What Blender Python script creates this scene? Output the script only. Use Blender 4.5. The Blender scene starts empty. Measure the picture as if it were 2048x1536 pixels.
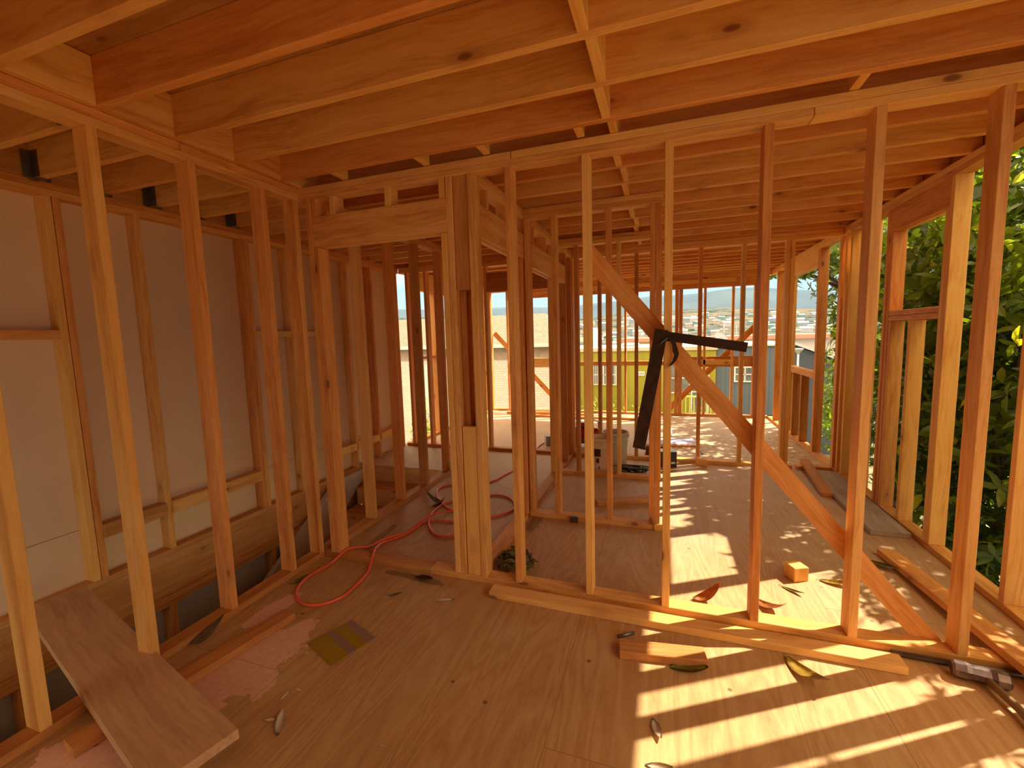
import bpy, bmesh, math, random
from mathutils import Vector, Matrix, noise as MN
C = bpy.context.scene.collection
R = math.radians
random.seed(7)

# ------------------------------------------------------------------ materials
def new_mat(name):
    m = bpy.data.materials.new(name); m.use_nodes = True
    nt = m.node_tree; nt.nodes.clear()
    out = nt.nodes.new('ShaderNodeOutputMaterial'); b = nt.nodes.new('ShaderNodeBsdfPrincipled')
    nt.links.new(b.outputs[0], out.inputs[0])
    return m, nt, b
def N(nt, t, **k):
    n = nt.nodes.new(t)
    for a, v in k.items():
        if a.startswith('_'): n.inputs[a[1:].replace('_', ' ')].default_value = v
        else: setattr(n, a, v)
    return n
def ramp(nt, src, stops, interp='LINEAR'):
    r = nt.nodes.new('ShaderNodeValToRGB'); r.color_ramp.interpolation = interp
    e = r.color_ramp.elements
    while len(e) < len(stops): e.new(0.5)
    for i, (p, c) in enumerate(stops):
        e[i].position = p; e[i].color = (c[0], c[1], c[2], 1) if len(c) == 3 else c
    nt.links.new(src, r.inputs[0]); return r
def mixc(nt, fac, a, b, mode='MIX'):
    m = nt.nodes.new('ShaderNodeMix'); m.data_type = 'RGBA'; m.blend_type = mode
    for i, v in ((0, fac), (6, a), (7, b)):
        if hasattr(v, 'is_linked') or hasattr(v, 'links'): nt.links.new(v, m.inputs[i])
        else: m.inputs[i].default_value = v if i == 0 else (v[0], v[1], v[2], 1)
    return m.outputs[2]
def math_(nt, op, a, b=None, c=None):
    m = nt.nodes.new('ShaderNodeMath'); m.operation = op
    for i, v in enumerate((a, b, c)):
        if v is None: continue
        if hasattr(v, 'links'): nt.links.new(v, m.inputs[i])
        else: m.inputs[i].default_value = v
    return m.outputs[0]
def flat(name, col, rough=.6, metal=0., noise=0., scale=8., spec=.5, trans=0., bump=0.):
    m, nt, b = new_mat(name)
    b.inputs['Roughness'].default_value = rough; b.inputs['Metallic'].default_value = metal
    b.inputs['Specular IOR Level'].default_value = spec
    if trans: b.inputs['Transmission Weight'].default_value = trans
    tc = N(nt, 'ShaderNodeTexCoord')
    nz = N(nt, 'ShaderNodeTexNoise', _Scale=scale, _Detail=6.)
    nt.links.new(tc.outputs['Object'], nz.inputs['Vector'])
    r = ramp(nt, nz.outputs[0], [(.3, [c*(1-noise) for c in col]), (.7, [min(1, c*(1+noise)) for c in col])])
    nt.links.new(r.outputs[0], b.inputs['Base Color'])
    if bump:
        bp = N(nt, 'ShaderNodeBump', _Strength=bump, _Distance=.01); nt.links.new(nz.outputs[0], bp.inputs['Height'])
        nt.links.new(bp.outputs[0], b.inputs['Normal'])
    return m
def wood(name, axis, light=(.82, .48, .17), mid=(.73, .375, .105), dark=(.52, .205, .044), vary=.20, grain=1.0, knots=True, rough=.62):
    """sawn fir, grain running along the board's own x, y or z"""
    m, nt, b = new_mat(name)
    tc = N(nt, 'ShaderNodeTexCoord'); oi = N(nt, 'ShaderNodeObjectInfo')
    off = N(nt, 'ShaderNodeCombineXYZ'); so3 = N(nt, 'ShaderNodeSeparateColor'); nt.links.new(oi.outputs['Color'], so3.inputs[0])
    for i in range(3): nt.links.new(math_(nt, 'MULTIPLY', so3.outputs[2], 37.+i*21), off.inputs[i])
    add = N(nt, 'ShaderNodeVectorMath', operation='ADD')
    nt.links.new(tc.outputs['Object'], add.inputs[0]); nt.links.new(off.outputs[0], add.inputs[1])
    # warp gently, then squash along the grain
    wn = N(nt, 'ShaderNodeTexNoise', _Scale=1.7, _Detail=2.); nt.links.new(add.outputs[0], wn.inputs['Vector'])
    wsc = N(nt, 'ShaderNodeVectorMath', operation='SCALE'); nt.links.new(wn.outputs[1], wsc.inputs[0]); wsc.inputs['Scale'].default_value = .10
    ad2 = N(nt, 'ShaderNodeVectorMath', operation='ADD'); nt.links.new(add.outputs[0], ad2.inputs[0]); nt.links.new(wsc.outputs[0], ad2.inputs[1])
    mp = N(nt, 'ShaderNodeMapping')
    s = [1., 1., 1.]; s['xyz'.index(axis)] = .055
    mp.inputs['Scale'].default_value = s
    nt.links.new(ad2.outputs[0], mp.inputs[0])
    g1 = N(nt, 'ShaderNodeTexNoise', _Scale=70., _Detail=3., _Roughness=.6); nt.links.new(mp.outputs[0], g1.inputs['Vector'])
    g2 = N(nt, 'ShaderNodeTexNoise', _Scale=16., _Detail=3.); nt.links.new(mp.outputs[0], g2.inputs['Vector'])
    g3 = N(nt, 'ShaderNodeTexNoise', _Scale=2.2, _Detail=3.); nt.links.new(add.outputs[0], g3.inputs['Vector'])
    s1 = math_(nt, 'MULTIPLY_ADD', g1.outputs[0], .58*grain, .30*(1-grain)-.09)
    s2 = math_(nt, 'MULTIPLY_ADD', g2.outputs[0], .60, s1)
    s3 = math_(nt, 'MULTIPLY_ADD', math_(nt, 'SUBTRACT', so3.outputs[0], .5), vary, s2)
    s4 = math_(nt, 'MULTIPLY_ADD', math_(nt, 'SUBTRACT', g3.outputs[0], .5), .25, s3)
    r = ramp(nt, s4, [(.26, dark), (.50, mid), (.74, light)])
    col = r.outputs[0]
    # hue drift board to board: some redder, some yellower
    h = ramp(nt, so3.outputs[1], [(0, (1.0, .90, .80)), (.5, (1, .97, .94)), (1, (1, 1.02, .94))])
    col = mixc(nt, 1.0, col, h.outputs[0], 'MULTIPLY')
    if knots:
        mk = N(nt, 'ShaderNodeMapping'); sk = [1., 1., 1.]; sk['xyz'.index(axis)] = .45; mk.inputs['Scale'].default_value = sk
        nt.links.new(add.outputs[0], mk.inputs[0])
        v = N(nt, 'ShaderNodeTexVoronoi', _Scale=5.6); nt.links.new(mk.outputs[0], v.inputs['Vector'])
        kr = ramp(nt, v.outputs['Distance'], [(.045, (1, 1, 1)), (.07, (.7, .7, .7)), (.09, (0, 0, 0))])
        col = mixc(nt, kr.outputs[0], col, (.19, .062, .016))
        hl = ramp(nt, v.outputs['Distance'], [(.12, (.35, .35, .35)), (.24, (0, 0, 0))])
        col = mixc(nt, hl.outputs[0], col, (.38, .15, .04))
    nt.links.new(col, b.inputs['Base Color'])
    b.inputs['Roughness'].default_value = rough; b.inputs['Specular IOR Level'].default_value = .3
    bp = N(nt, 'ShaderNodeBump', _Strength=.18, _Distance=.003); nt.links.new(g1.outputs[0], bp.inputs['Height'])
    nt.links.new(bp.outputs[0], b.inputs['Normal'])
    return m
W = {a: wood('fir_'+a, a) for a in 'xyz'}
WR = {a: wood('fir_red_'+a, a, light=(.79, .41, .135), mid=(.69, .31, .080), dark=(.48, .165, .033)) for a in 'xyz'}
WY = {a: wood('fir_pale_'+a, a, light=(.86, .52, .165), mid=(.78, .41, .105), dark=(.58, .245, .05)) for a in 'xyz'}
WG = {a: wood('fir_weathered_'+a, a, light=(.52, .47, .42), mid=(.41, .36, .31), dark=(.28, .23, .19), knots=False) for a in 'xyz'}
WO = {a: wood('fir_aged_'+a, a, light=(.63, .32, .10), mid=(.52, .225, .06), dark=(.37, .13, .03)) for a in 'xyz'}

def plywood():
    m, nt, b = new_mat('plywood_floor')
    tc = N(nt, 'ShaderNodeTexCoord')
    rot = N(nt, 'ShaderNodeMapping'); rot.inputs['Rotation'].default_value = (0, 0, R(90)); rot.inputs['Location'].default_value = (.16, .40, 0)
    nt.links.new(tc.outputs['Object'], rot.inputs[0])
    br = N(nt, 'ShaderNodeTexBrick', _Scale=1., offset=.5)
    br.inputs['Mortar Size'].default_value = .0016; br.inputs['Brick Width'].default_value = 2.44; br.inputs['Row Height'].default_value = 1.22
    br.inputs['Color1'].default_value = (0, 0, 0, 1); br.inputs['Color2'].default_value = (1, 1, 1, 1); br.inputs['Mortar'].default_value = (.5, .5, .5, 1)
    nt.links.new(rot.outputs[0], br.inputs['Vector'])
    # cathedral grain
    sc = N(nt, 'ShaderNodeVectorMath', operation='MULTIPLY'); sc.inputs[1].default_value = (1., .12, 1.)
    nt.links.new(tc.outputs['Object'], sc.inputs[0])
    ob = N(nt, 'ShaderNodeVectorMath', operation='MULTIPLY_ADD'); nt.links.new(br.outputs['Color'], ob.inputs[0]); ob.inputs[1].default_value = (9, 5, 0); nt.links.new(sc.outputs[0], ob.inputs[2])
    n1 = N(nt, 'ShaderNodeTexNoise', _Scale=5., _Detail=2., _Distortion=1.2); nt.links.new(ob.outputs[0], n1.inputs['Vector'])
    w = math_(nt, 'FRACT', math_(nt, 'MULTIPLY', n1.outputs[0], 9.))
    w = math_(nt, 'ABSOLUTE', math_(nt, 'SUBTRACT', w, .5))
    n2 = N(nt, 'ShaderNodeTexNoise', _Scale=120., _Detail=3.); nt.links.new(ob.outputs[0], n2.inputs['Vector'])
    n3 = N(nt, 'ShaderNodeTexNoise', _Scale=1.3, _Detail=5.); nt.links.new(tc.outputs['Object'], n3.inputs['Vector'])
    f = math_(nt, 'MULTIPLY_ADD', w, .40, math_(nt, 'MULTIPLY', n2.outputs[0], .35))
    f = math_(nt, 'ADD', math_(nt, 'MULTIPLY_ADD', n3.outputs[0], .55, f), .08)
    r = ramp(nt, f, [(.30, (.33, .145, .055)), (.54, (.47, .25, .10)), (.80, (.57, .35, .155))])
    col = r.outputs[0]
    sb = N(nt, 'ShaderNodeSeparateXYZ'); nt.links.new(br.outputs['Color'], sb.inputs[0])
    tint = ramp(nt, sb.outputs[0], [(0, (1, .93, .86)), (1, (.92, 1.0, 1.05))])
    col = mixc(nt, 1., col, tint.outputs[0], 'MULTIPLY')
    # greyer, dustier sheets past the front partition
    sx = N(nt, 'ShaderNodeSeparateXYZ'); nt.links.new(tc.outputs['Object'], sx.inputs[0])
    far = N(nt, 'ShaderNodeMapRange'); far.inputs[1].default_value = 2.35; far.inputs[2].default_value = 4.6; nt.links.new(sx.outputs[1], far.inputs[0])
    dn = N(nt, 'ShaderNodeTexNoise', _Scale=2.4, _Detail=8., _Roughness=.65); nt.links.new(tc.outputs['Object'], dn.inputs['Vector'])
    dm = math_(nt, 'MULTIPLY', far.outputs[0], ramp(nt, dn.outputs[0], [(.35, (.25, .25, .25)), (.65, (.8, .8, .8))]).outputs[0])
    col = mixc(nt, dm, col, (.54, .40, .30))
    # pinkish dried-mud smear and torn paper by the stair wall
    def blob(cx, cy, rx, ry, rotz, thr=.0):
        mp = N(nt, 'ShaderNodeMapping'); mp.vector_type = 'TEXTURE'
        mp.inputs['Location'].default_value = (cx, cy, 0); mp.inputs['Rotation'].default_value = (0, 0, rotz); mp.inputs['Scale'].default_value = (rx, ry, 1)
        nt.links.new(tc.outputs['Object'], mp.inputs[0])
        fl = N(nt, 'ShaderNodeVectorMath', operation='MULTIPLY'); fl.inputs[1].default_value = (1, 1, 0); nt.links.new(mp.outputs[0], fl.inputs[0])
        ln = N(nt, 'ShaderNodeVectorMath', operation='LENGTH'); nt.links.new(fl.outputs[0], ln.inputs[0])
        bn = N(nt, 'ShaderNodeTexNoise', _Scale=7., _Detail=9., _Roughness=.68); nt.links.new(tc.outputs['Object'], bn.inputs['Vector'])
        d = math_(nt, 'MULTIPLY_ADD', math_(nt, 'SUBTRACT', bn.outputs[0], .5), 2.1, ln.outputs['Value'])
        return ramp(nt, d, [(.93+thr, (1, 1, 1)), (.96+thr, (0, 0, 0))], 'LINEAR').outputs[0]
    pn = N(nt, 'ShaderNodeTexNoise', _Scale=40., _Detail=6.); nt.links.new(tc.outputs['Object'], pn.inputs['Vector'])
    pink = ramp(nt, pn.outputs[0], [(.3, (.66, .37, .25)), (.7, (.76, .47, .34))]).outputs[0]
    for a in ((-1.84, 1.30, .20, .40, R(-14)), (-1.93, .85, .24, .16, R(14)), (-2.06, 1.72, .06, .20, R(-8)), (-1.80, 1.62, .05, .12, R(-10)), (-1.64, 1.30, .05, .10, R(20))):
        col = mixc(nt, blob(*a), col, pink)
    # dark dirt beside the plates and a few spots
    dirt = (.10, .055, .03)
    for a in ((-1.45, 2.24, .30, .035, R(-4), -.1), (-2.02, 2.66, .05, .30, R(4), -.2), (-.97, 3.30, .06, .30, 0, -.15), (-.90, 2.60, .09, .16, 0, -.2)):
        col = mixc(nt, math_(nt, 'MULTIPLY', blob(*a), .55), col, dirt)
    sp = N(nt, 'ShaderNodeTexVoronoi', _Scale=5.); nt.links.new(tc.outputs['Object'], sp.inputs['Vector'])
    col = mixc(nt, ramp(nt, sp.outputs['Distance'], [(.035, (.8, .8, .8)), (.06, (0, 0, 0))]).outputs[0], col, (.12, .05, .025))
    # seams
    col = mixc(nt, math_(nt, 'MULTIPLY', br.outputs['Fac'], .5), col, (.10, .05, .025))
    # OSB patch in the far room
    ov = N(nt, 'ShaderNodeTexVoronoi', _Scale=22.); nt.links.new(tc.outputs['Object'], ov.inputs['Vector'])
    os_ = N(nt, 'ShaderNodeSeparateXYZ'); nt.links.new(ov.outputs['Color'], os_.inputs[0])
    osb = ramp(nt, os_.outputs[0], [(0, (.38, .24, .13)), (.5, (.52, .36, .21)), (1, (.68, .50, .31))]).outputs[0]
    ma = math_(nt, 'GREATER_THAN', sx.outputs[0], .42); mb = math_(nt, 'GREATER_THAN', sx.outputs[1], 5.36); mc = math_(nt, 'LESS_THAN', sx.outputs[1], 6.75)
    col = mixc(nt, math_(nt, 'MULTIPLY', math_(nt, 'MULTIPLY', ma, mb), mc), col, osb)
    nt.links.new(col, b.inputs['Base Color'])
    b.inputs['Roughness'].default_value = .55; b.inputs['Specular IOR Level'].default_value = .35
    bp = N(nt, 'ShaderNodeBump', _Strength=.12, _Distance=.004); nt.links.new(f, bp.inputs['Height']); nt.links.new(bp.outputs[0], b.inputs['Normal'])
    return m
M_ply = plywood()
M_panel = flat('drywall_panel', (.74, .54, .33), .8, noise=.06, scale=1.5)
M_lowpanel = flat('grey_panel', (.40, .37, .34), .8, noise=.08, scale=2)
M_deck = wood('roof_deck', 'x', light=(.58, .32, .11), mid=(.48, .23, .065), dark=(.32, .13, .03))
M_steel = flat('galvanised_steel', (.22, .21, .21), .4, .9, .15)
M_darksteel = flat('dark_steel', (.040, .017, .008), .7, 0., .35, 30, spec=.2)
M_blackmetal = flat('black_steel', (.16, .14, .14), .35, .85, .2, 20)
M_hose = flat('red_hose', (.80, .115, .045), .32, noise=.05)
M_white = flat('white_paint', (.82, .82, .80), .5, noise=.04)

# ------------------------------------------------------------------ mesh helpers
CR = random.Random(99)
def obj(name, bm, mat, parent=None, loc=(0, 0, 0), rot=(0, 0, 0), smooth=False):
    me = bpy.data.meshes.new(name); bm.normal_update(); bm.to_mesh(me); bm.free()
    for m in (mat if isinstance(mat, (list, tuple)) else [mat]): me.materials.append(m)
    if smooth:
        for p in me.polygons: p.use_smooth = True
    o = bpy.data.objects.new(name, me); C.objects.link(o)
    o.location = loc; o.rotation_euler = rot; o.color = (CR.uniform(.2, .8), CR.uniform(.1, .9), CR.random(), 1)
    if parent: o.parent = parent
    return o
def tag(o, label=None, cat=None, group=None, kind=None):
    if label: o['label'] = label
    if cat: o['category'] = cat
    if group: o['group'] = group
    if kind: o['kind'] = kind
    return o
def empty(name, loc=(0, 0, 0), rot=(0, 0, 0)):
    o = bpy.data.objects.new(name, None); C.objects.link(o); o.location = loc; o.rotation_euler = rot; o.empty_display_size = .05
    return o
def box(bm, x0, x1, y0, y1, z0, z1, bev=0., mat=0, M=None):
    vs = [bm.verts.new((x, y, z)) for x in (x0, x1) for y in (y0, y1) for z in (z0, z1)]
    if M is not None:
        for v in vs: v.co = M @ v.co
    F = [(0, 1, 3, 2), (4, 6, 7, 5), (0, 4, 5, 1), (2, 3, 7, 6), (0, 2, 6, 4), (1, 5, 7, 3)]
    fs = [bm.faces.new([vs[i] for i in f]) for f in F]
    for f in fs: f.material_index = mat
    if bev:
        es = list({e for f in fs for e in f.edges})
        bmesh.ops.bevel(bm, geom=es, offset=bev, segments=1, affect='EDGES', profile=.5)
    return vs
def cyl(bm, p0, p1, r0, r1=None, n=16, caps=True, mat=0):
    r1 = r0 if r1 is None else r1
    p0, p1 = Vector(p0), Vector(p1); d = (p1-p0).normalized()
    u = d.orthogonal().normalized(); v = d.cross(u)
    a = [bm.verts.new(p0+r0*(math.cos(t)*u+math.sin(t)*v)) for t in [2*math.pi*i/n for i in range(n)]]
    b = [bm.verts.new(p1+r1*(math.cos(t)*u+math.sin(t)*v)) for t in [2*math.pi*i/n for i in range(n)]]
    for i in range(n):
        f = bm.faces.new((a[i], a[(i+1) % n], b[(i+1) % n], b[i])); f.material_index = mat; f.smooth = True
    if caps:
        f = bm.faces.new(a[::-1]); f.material_index = mat
        f = bm.faces.new(b); f.material_index = mat
def lathe(bm, prof, n=32, c=(0, 0, 0)):
    rings = []
    for r, z in prof: rings.append([bm.verts.new((c[0]+r*math.cos(2*math.pi*i/n), c[1]+r*math.sin(2*math.pi*i/n), c[2]+z)) for i in range(n)])
    for a, b in zip(rings, rings[1:]):
        for i in range(n):
            f = bm.faces.new((a[i], a[(i+1) % n], b[(i+1) % n], b[i])); f.smooth = True
    return rings
def tube(bm, pts, r, n=8, sub=6, closed=False):
    """round tube through a smooth path"""
    P = [Vector(p) for p in pts]
    Q = []
    for i in range(len(P)-1):
        p0 = P[max(i-1, 0)]; p1 = P[i]; p2 = P[i+1]; p3 = P[min(i+2, len(P)-1)]
        for k in range(sub):
            t = k/sub
            Q.append(.5*((2*p1)+(p2-p0)*t+(2*p0-5*p1+4*p2-p3)*t*t+(3*p1-p0-3*p2+p3)*t**3))
    Q.append(P[-1])
    prev = None; rings = []
    up = Vector((0, 0, 1))
    for i, q in enumerate(Q):
        d = (Q[min(i+1, len(Q)-1)]-Q[max(i-1, 0)]).normalized()
        u = d.cross(up)
        if u.length < .05: u = d.cross(Vector((1, 0, 0)))
        u.normalize(); v = u.cross(d)
        rings.append([bm.verts.new(q+r*(math.cos(2*math.pi*k/n)*u+math.sin(2*math.pi*k/n)*v)) for k in range(n)])
    for a, b in zip(rings, rings[1:]):
        for k in range(n):
            f = bm.faces.new((a[k], a[(k+1) % n], b[(k+1) % n], b[k])); f.smooth = True
    bm.faces.new(rings[0][::-1]); bm.faces.new(rings[-1])

T, D = .038, .089
def lum(name, x0, x1, y0, y1, z0, z1, axis, label, cat, group=None, mats=None, wonky=0., parent=None, kind=None):
    """a piece of dimension lumber, origin at its base centre"""
    cx, cy = (x0+x1)/2, (y0+y1)/2
    bm = bmesh.new(); box(bm, x0-cx, x1-cx, y0-cy, y1-cy, 0, z1-z0, bev=.0022)
    mats = mats or W
    o = obj(name, bm, mats[axis], parent, (cx, cy, z0))
    if mats is WY: o.color = (CR.uniform(.5, .95), CR.uniform(.6, 1), CR.random(), 1)
    if mats is WR: o.color = (CR.uniform(.3, .7), CR.uniform(.0, .4), CR.random(), 1)
    if wonky: o.rotation_euler = (random.uniform(-wonky, wonky), random.uniform(-wonky, wonky), 0)
    if label or cat or kind: tag(o, label, cat, group, kind)
    return o
def beam(name, p0, p1, w, t, nrm, label, cat, group=None, mats=None):
    """a board from p0 to p1 (centre line), width w across, thickness t along nrm"""
    p0, p1 = Vector(p0), Vector(p1); L = (p1-p0).length; x = (p1-p0).normalized()
    z = Vector(nrm); z = (z-x*z.dot(x)).normalized(); y = z.cross(x)
    bm = bmesh.new(); box(bm, 0, L, -w/2, w/2, -t/2, t/2, bev=.002)
    o = obj(name, bm, (mats or W)['x'])
    o.matrix_world = Matrix.Translation(p0) @ Matrix((x, y, z)).transposed().to_4x4()
    tag(o, label, cat, group); return o
ORD = ['first', 'second', 'third', 'fourth', 'fifth', 'sixth', 'seventh', 'eighth', 'ninth', 'tenth', 'eleventh', 'twelfth', 'thirteenth', 'fourteenth', 'fifteenth', 'sixteenth', 'seventeenth', 'eighteenth', 'nineteenth', 'twentieth']
PAL = [W, W, WR, W, WY, W, WR, WY]
def pal(i): return PAL[(i*5+3) % len(PAL)]

ZT = 2.46            # underside of the joists
ZP = ZT-2*T          # underside of the double top plate
X0 = -3.43           # inner face of the party wall framing
XA, XB = -2.31, -2.22  # stair wall
XR = 1.66            # inner face of the right wall
Y1 = 2.31            # front partition
Y4, Y5, Y6, Y7 = 3.34, 4.51, 5.25, 8.30
XH0, XH1 = -1.13, -1.04  # hall wall

# ------------------------------------------------------------------ shell
bm = bmesh.new()
box(bm, XA, 1.77, -.9, 8.45, -.03, 0)
box(bm, -3.52, XA, 4.30, 8.45, -.03, 0)
o = obj('floor', bm, M_ply); tag(o, kind='structure')
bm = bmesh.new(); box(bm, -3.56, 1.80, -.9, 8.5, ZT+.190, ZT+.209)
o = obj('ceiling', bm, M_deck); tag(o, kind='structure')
bm = bmesh.new(); box(bm, -3.545, -3.521, -.9, Y6+.09, -.41, ZT+.18)
o = obj('wall_left', bm, M_panel); tag(o, kind='structure')
# seam battens of the party wall panel are shallow grooves
bm = bmesh.new(); box(bm, -3.521, -3.5185, -.9, 1.62, .330, .333); box(bm, -3.521, -3.5185, 1.72, 5.2, .330, .333)
o = obj('trim_1', bm, flat('panel_seam', (.22, .16, .11), .8)); tag(o, kind='structure')
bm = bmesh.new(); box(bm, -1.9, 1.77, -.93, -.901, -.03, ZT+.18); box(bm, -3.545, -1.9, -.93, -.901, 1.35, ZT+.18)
o = obj('light_blocker_back', bm, M_deck); tag(o, kind='structure')  # unseen wall added behind the camera, its opening shaped to control the light
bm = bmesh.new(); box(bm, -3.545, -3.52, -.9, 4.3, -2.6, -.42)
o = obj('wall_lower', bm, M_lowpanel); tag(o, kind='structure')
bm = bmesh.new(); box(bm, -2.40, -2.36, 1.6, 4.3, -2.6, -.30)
o = obj('light_blocker_stairwell', bm, M_lowpanel); tag(o, kind='structure')  # unseen wall added under the floor edge to keep the stairwell dark
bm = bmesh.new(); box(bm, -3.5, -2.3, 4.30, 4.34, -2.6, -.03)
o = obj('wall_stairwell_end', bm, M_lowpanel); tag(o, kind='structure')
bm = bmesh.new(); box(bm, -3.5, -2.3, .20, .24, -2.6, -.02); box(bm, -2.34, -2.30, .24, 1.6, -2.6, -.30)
o = obj('light_blocker_stair_near', bm, M_lowpanel); tag(o, kind='structure')  # unseen walls added to shut skylight out of the lower stairwell
bm = bmesh.new(); box(bm, -3.5, 1.7, -.9, 4.3, -2.66, -2.6)
o = obj('floor_lower', bm, flat('concrete', (.5, .47, .42), .8, noise=.15, scale=4)); tag(o, kind='structure')

# ------------------------------------------------------------------ party wall framing (left)
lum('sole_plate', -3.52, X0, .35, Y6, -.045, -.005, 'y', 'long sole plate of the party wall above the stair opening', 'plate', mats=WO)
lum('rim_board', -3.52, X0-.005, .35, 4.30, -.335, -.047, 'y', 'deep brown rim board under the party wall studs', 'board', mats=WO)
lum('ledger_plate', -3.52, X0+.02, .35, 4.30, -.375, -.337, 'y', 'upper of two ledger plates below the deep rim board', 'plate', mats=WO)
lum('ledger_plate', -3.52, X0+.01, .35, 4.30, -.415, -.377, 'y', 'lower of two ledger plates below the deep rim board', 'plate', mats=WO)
lum('top_plate', -3.52, X0, .35, Y6, ZP+T, ZT, 'y', 'upper top plate of the party wall framing', 'plate', mats=WR)
lum('top_plate', -3.52, X0, .35, Y6, ZP, ZP+T-.001, 'y', 'lower top plate of the party wall framing', 'plate', mats=W)
pws = [1.618, 1.66, 2.085, 2.50, 2.885, 2.925, 3.35, 3.77, 4.18, 4.625]
for i, y in enumerate(pws):
    lum('wall_stud', -3.52, X0, y, y+T, -.005, ZP, 'z', f'stud against the tan party wall panel, {ORD[i]} from the camera end', 'stud', 'party wall studs', mats=(WY, WR, W, WO, WR, W, W, WY, W, WR)[i])
lum('corner_post', -3.52, X0, Y6-.09, Y6-.052, 0, ZP, 'z', 'stud in the far corner of the stair bay party wall', 'stud', mats=WR)
lum('fire_block', -3.52, X0, .95, 1.618, 1.545, 1.60, 'y', 'orange block between party wall studs at head height, nearest the camera', 'block', mats=WR)
lum('fire_block', -3.52, X0, 2.963, 3.35, 1.545, 1.60, 'y', 'pinkish block at head height between doubled party wall studs and next stud', 'block')
lum('fire_block', -3.52, X0, 3.388, 3.77, 1.545, 1.60, 'y', 'block at head height seen beside the doorway king stud', 'block')
lum('fire_block', -3.50, X0+.01, 1.698, 2.085, .255, .345, 'y', 'knee high block between doubled nearest party wall studs and the next', 'block', mats=WO)
lum('fire_block', -3.50, X0+.01, 2.123, 2.50, .255, .345, 'y', 'knee high block between third and fourth party wall studs', 'block')
lum('fire_block', -3.50, X0+.01, 2.538, 2.885, .255, .345, 'y', 'knee high block between fourth and fifth party wall studs', 'block')
def letters(txt, size, mat, name, parent, M, ext=.0006):
    cu = bpy.data.curves.new(name, 'FONT'); cu.body = txt; cu.size = size; cu.extrude = ext; cu.align_x = 'LEFT'
    t = bpy.data.objects.new(name, cu); C.objects.link(t)
    dg = bpy.context.evaluated_depsgraph_get(); me = bpy.data.meshes.new_from_object(t.evaluated_get(dg))
    bpy.data.objects.remove(t); me.materials.append(mat)
    o = bpy.data.objects.new(name, me); C.objects.link(o)
    o.matrix_world = M
    if parent:
        o.parent = parent; o.matrix_parent_inverse = parent.matrix_world.inverted() if False else Matrix.Translation(-Vector(parent.location))
    return o
M_ink = flat('stencil_ink', (.25, .07, .05), .7)
mb = lum('fire_block', -3.50, X0+.012, 4.218, 4.625, .215, .30, 'y', 'pale stencilled block low between far party wall studs', 'block', mats=WY)
letters('S. ORIC', .075, M_ink, 'stencil_lettering', mb, Matrix.Translation((X0+.0125, 4.25, .232)) @ Matrix(((0, 0, 1), (1, 0, 0), (0, 1, 0))).to_4x4())
mb = lum('fire_block', -3.50, X0+.012, 4.663, 5.1, .225, .31, 'y', 'pale stencilled block low beside the far stair bay corner', 'block', mats=WY)
mb = lum('fire_block', -3.50, X0+.012, 3.808, 4.18, .205, .29, 'y', 'pale stencilled block low in the bay before the far studs', 'block', mats=WY)
letters('U', .07, M_ink, 'stencil_lettering', mb, Matrix.Translation((X0+.0125, 4.07, .222)) @ Matrix(((0, 0, 1), (1, 0, 0), (0, 1, 0))).to_4x4())
for i, y in enumerate((1.22, 1.62, 2.03, 2.50, 2.92, 3.35)):
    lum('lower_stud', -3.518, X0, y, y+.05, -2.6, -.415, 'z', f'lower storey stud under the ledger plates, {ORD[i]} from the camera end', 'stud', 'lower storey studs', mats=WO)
bm = bmesh.new(); box(bm, -3.42, -2.40, .35, 1.275, -.68, -.66, .003)
o = obj('particle_board', bm, flat('pale_osb', (.80, .76, .66), .7, noise=.25, scale=14)); tag(o, 'pale particle board sheet in the dark stairwell bottom left', 'board')

# stairs
st = empty('staircase', (-2.86, 4.3, -2.6)); tag(st, 'unfinished plywood stairs going down behind the stair wall', 'stairs')
def child_box(name, parent, a, mat, bev=.002, label=None):
    bm = bmesh.new(); box(bm, *a, bev=bev)
    lo = parent.location
    bmesh.ops.translate(bm, verts=bm.verts, vec=(-lo[0], -lo[1], -lo[2]))
    o = obj(name, bm, mat, parent)
    if label: o['label'] = label
    return o
y = 4.30
child_box('riser', st, (-3.33, -2.43, y-.02, y-.001, -.19, -.005), WO['x'])
for k in range(1, 8):
    z = -.19*k
    child_box('tread', st, (-3.33, -2.43, y-.29, y-.02, z-.03, z), WO['x'])
    y -= .27
    child_box('riser', st, (-3.33, -2.43, y-.018, y, z-.19, z-.031), WO['x'])
bm = bmesh.new()
vs = [(-3.40, 4.29, -.02), (-3.40, 2.2, -1.60), (-3.40, 2.2, -1.0), (-3.40, 3.75, -.02)]
a = [bm.verts.new(v) for v in vs]; b2 = [bm.verts.new((v[0]+.05, v[1], v[2])) for v in vs]
bm.faces.new(a); bm.faces.new(b2[::-1])
for i in range(4): bm.faces.new((a[i], b2[i], b2[(i+1) % 4], a[(i+1) % 4]))
bmesh.ops.translate(bm, verts=bm.verts, vec=(2.86, -4.3, 2.6))
o = obj('skirt_board', bm, flat('pale_skirt', (.46, .34, .24), .7, noise=.08), st); o['label'] = 'pale skirt board along the wall side'

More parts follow.
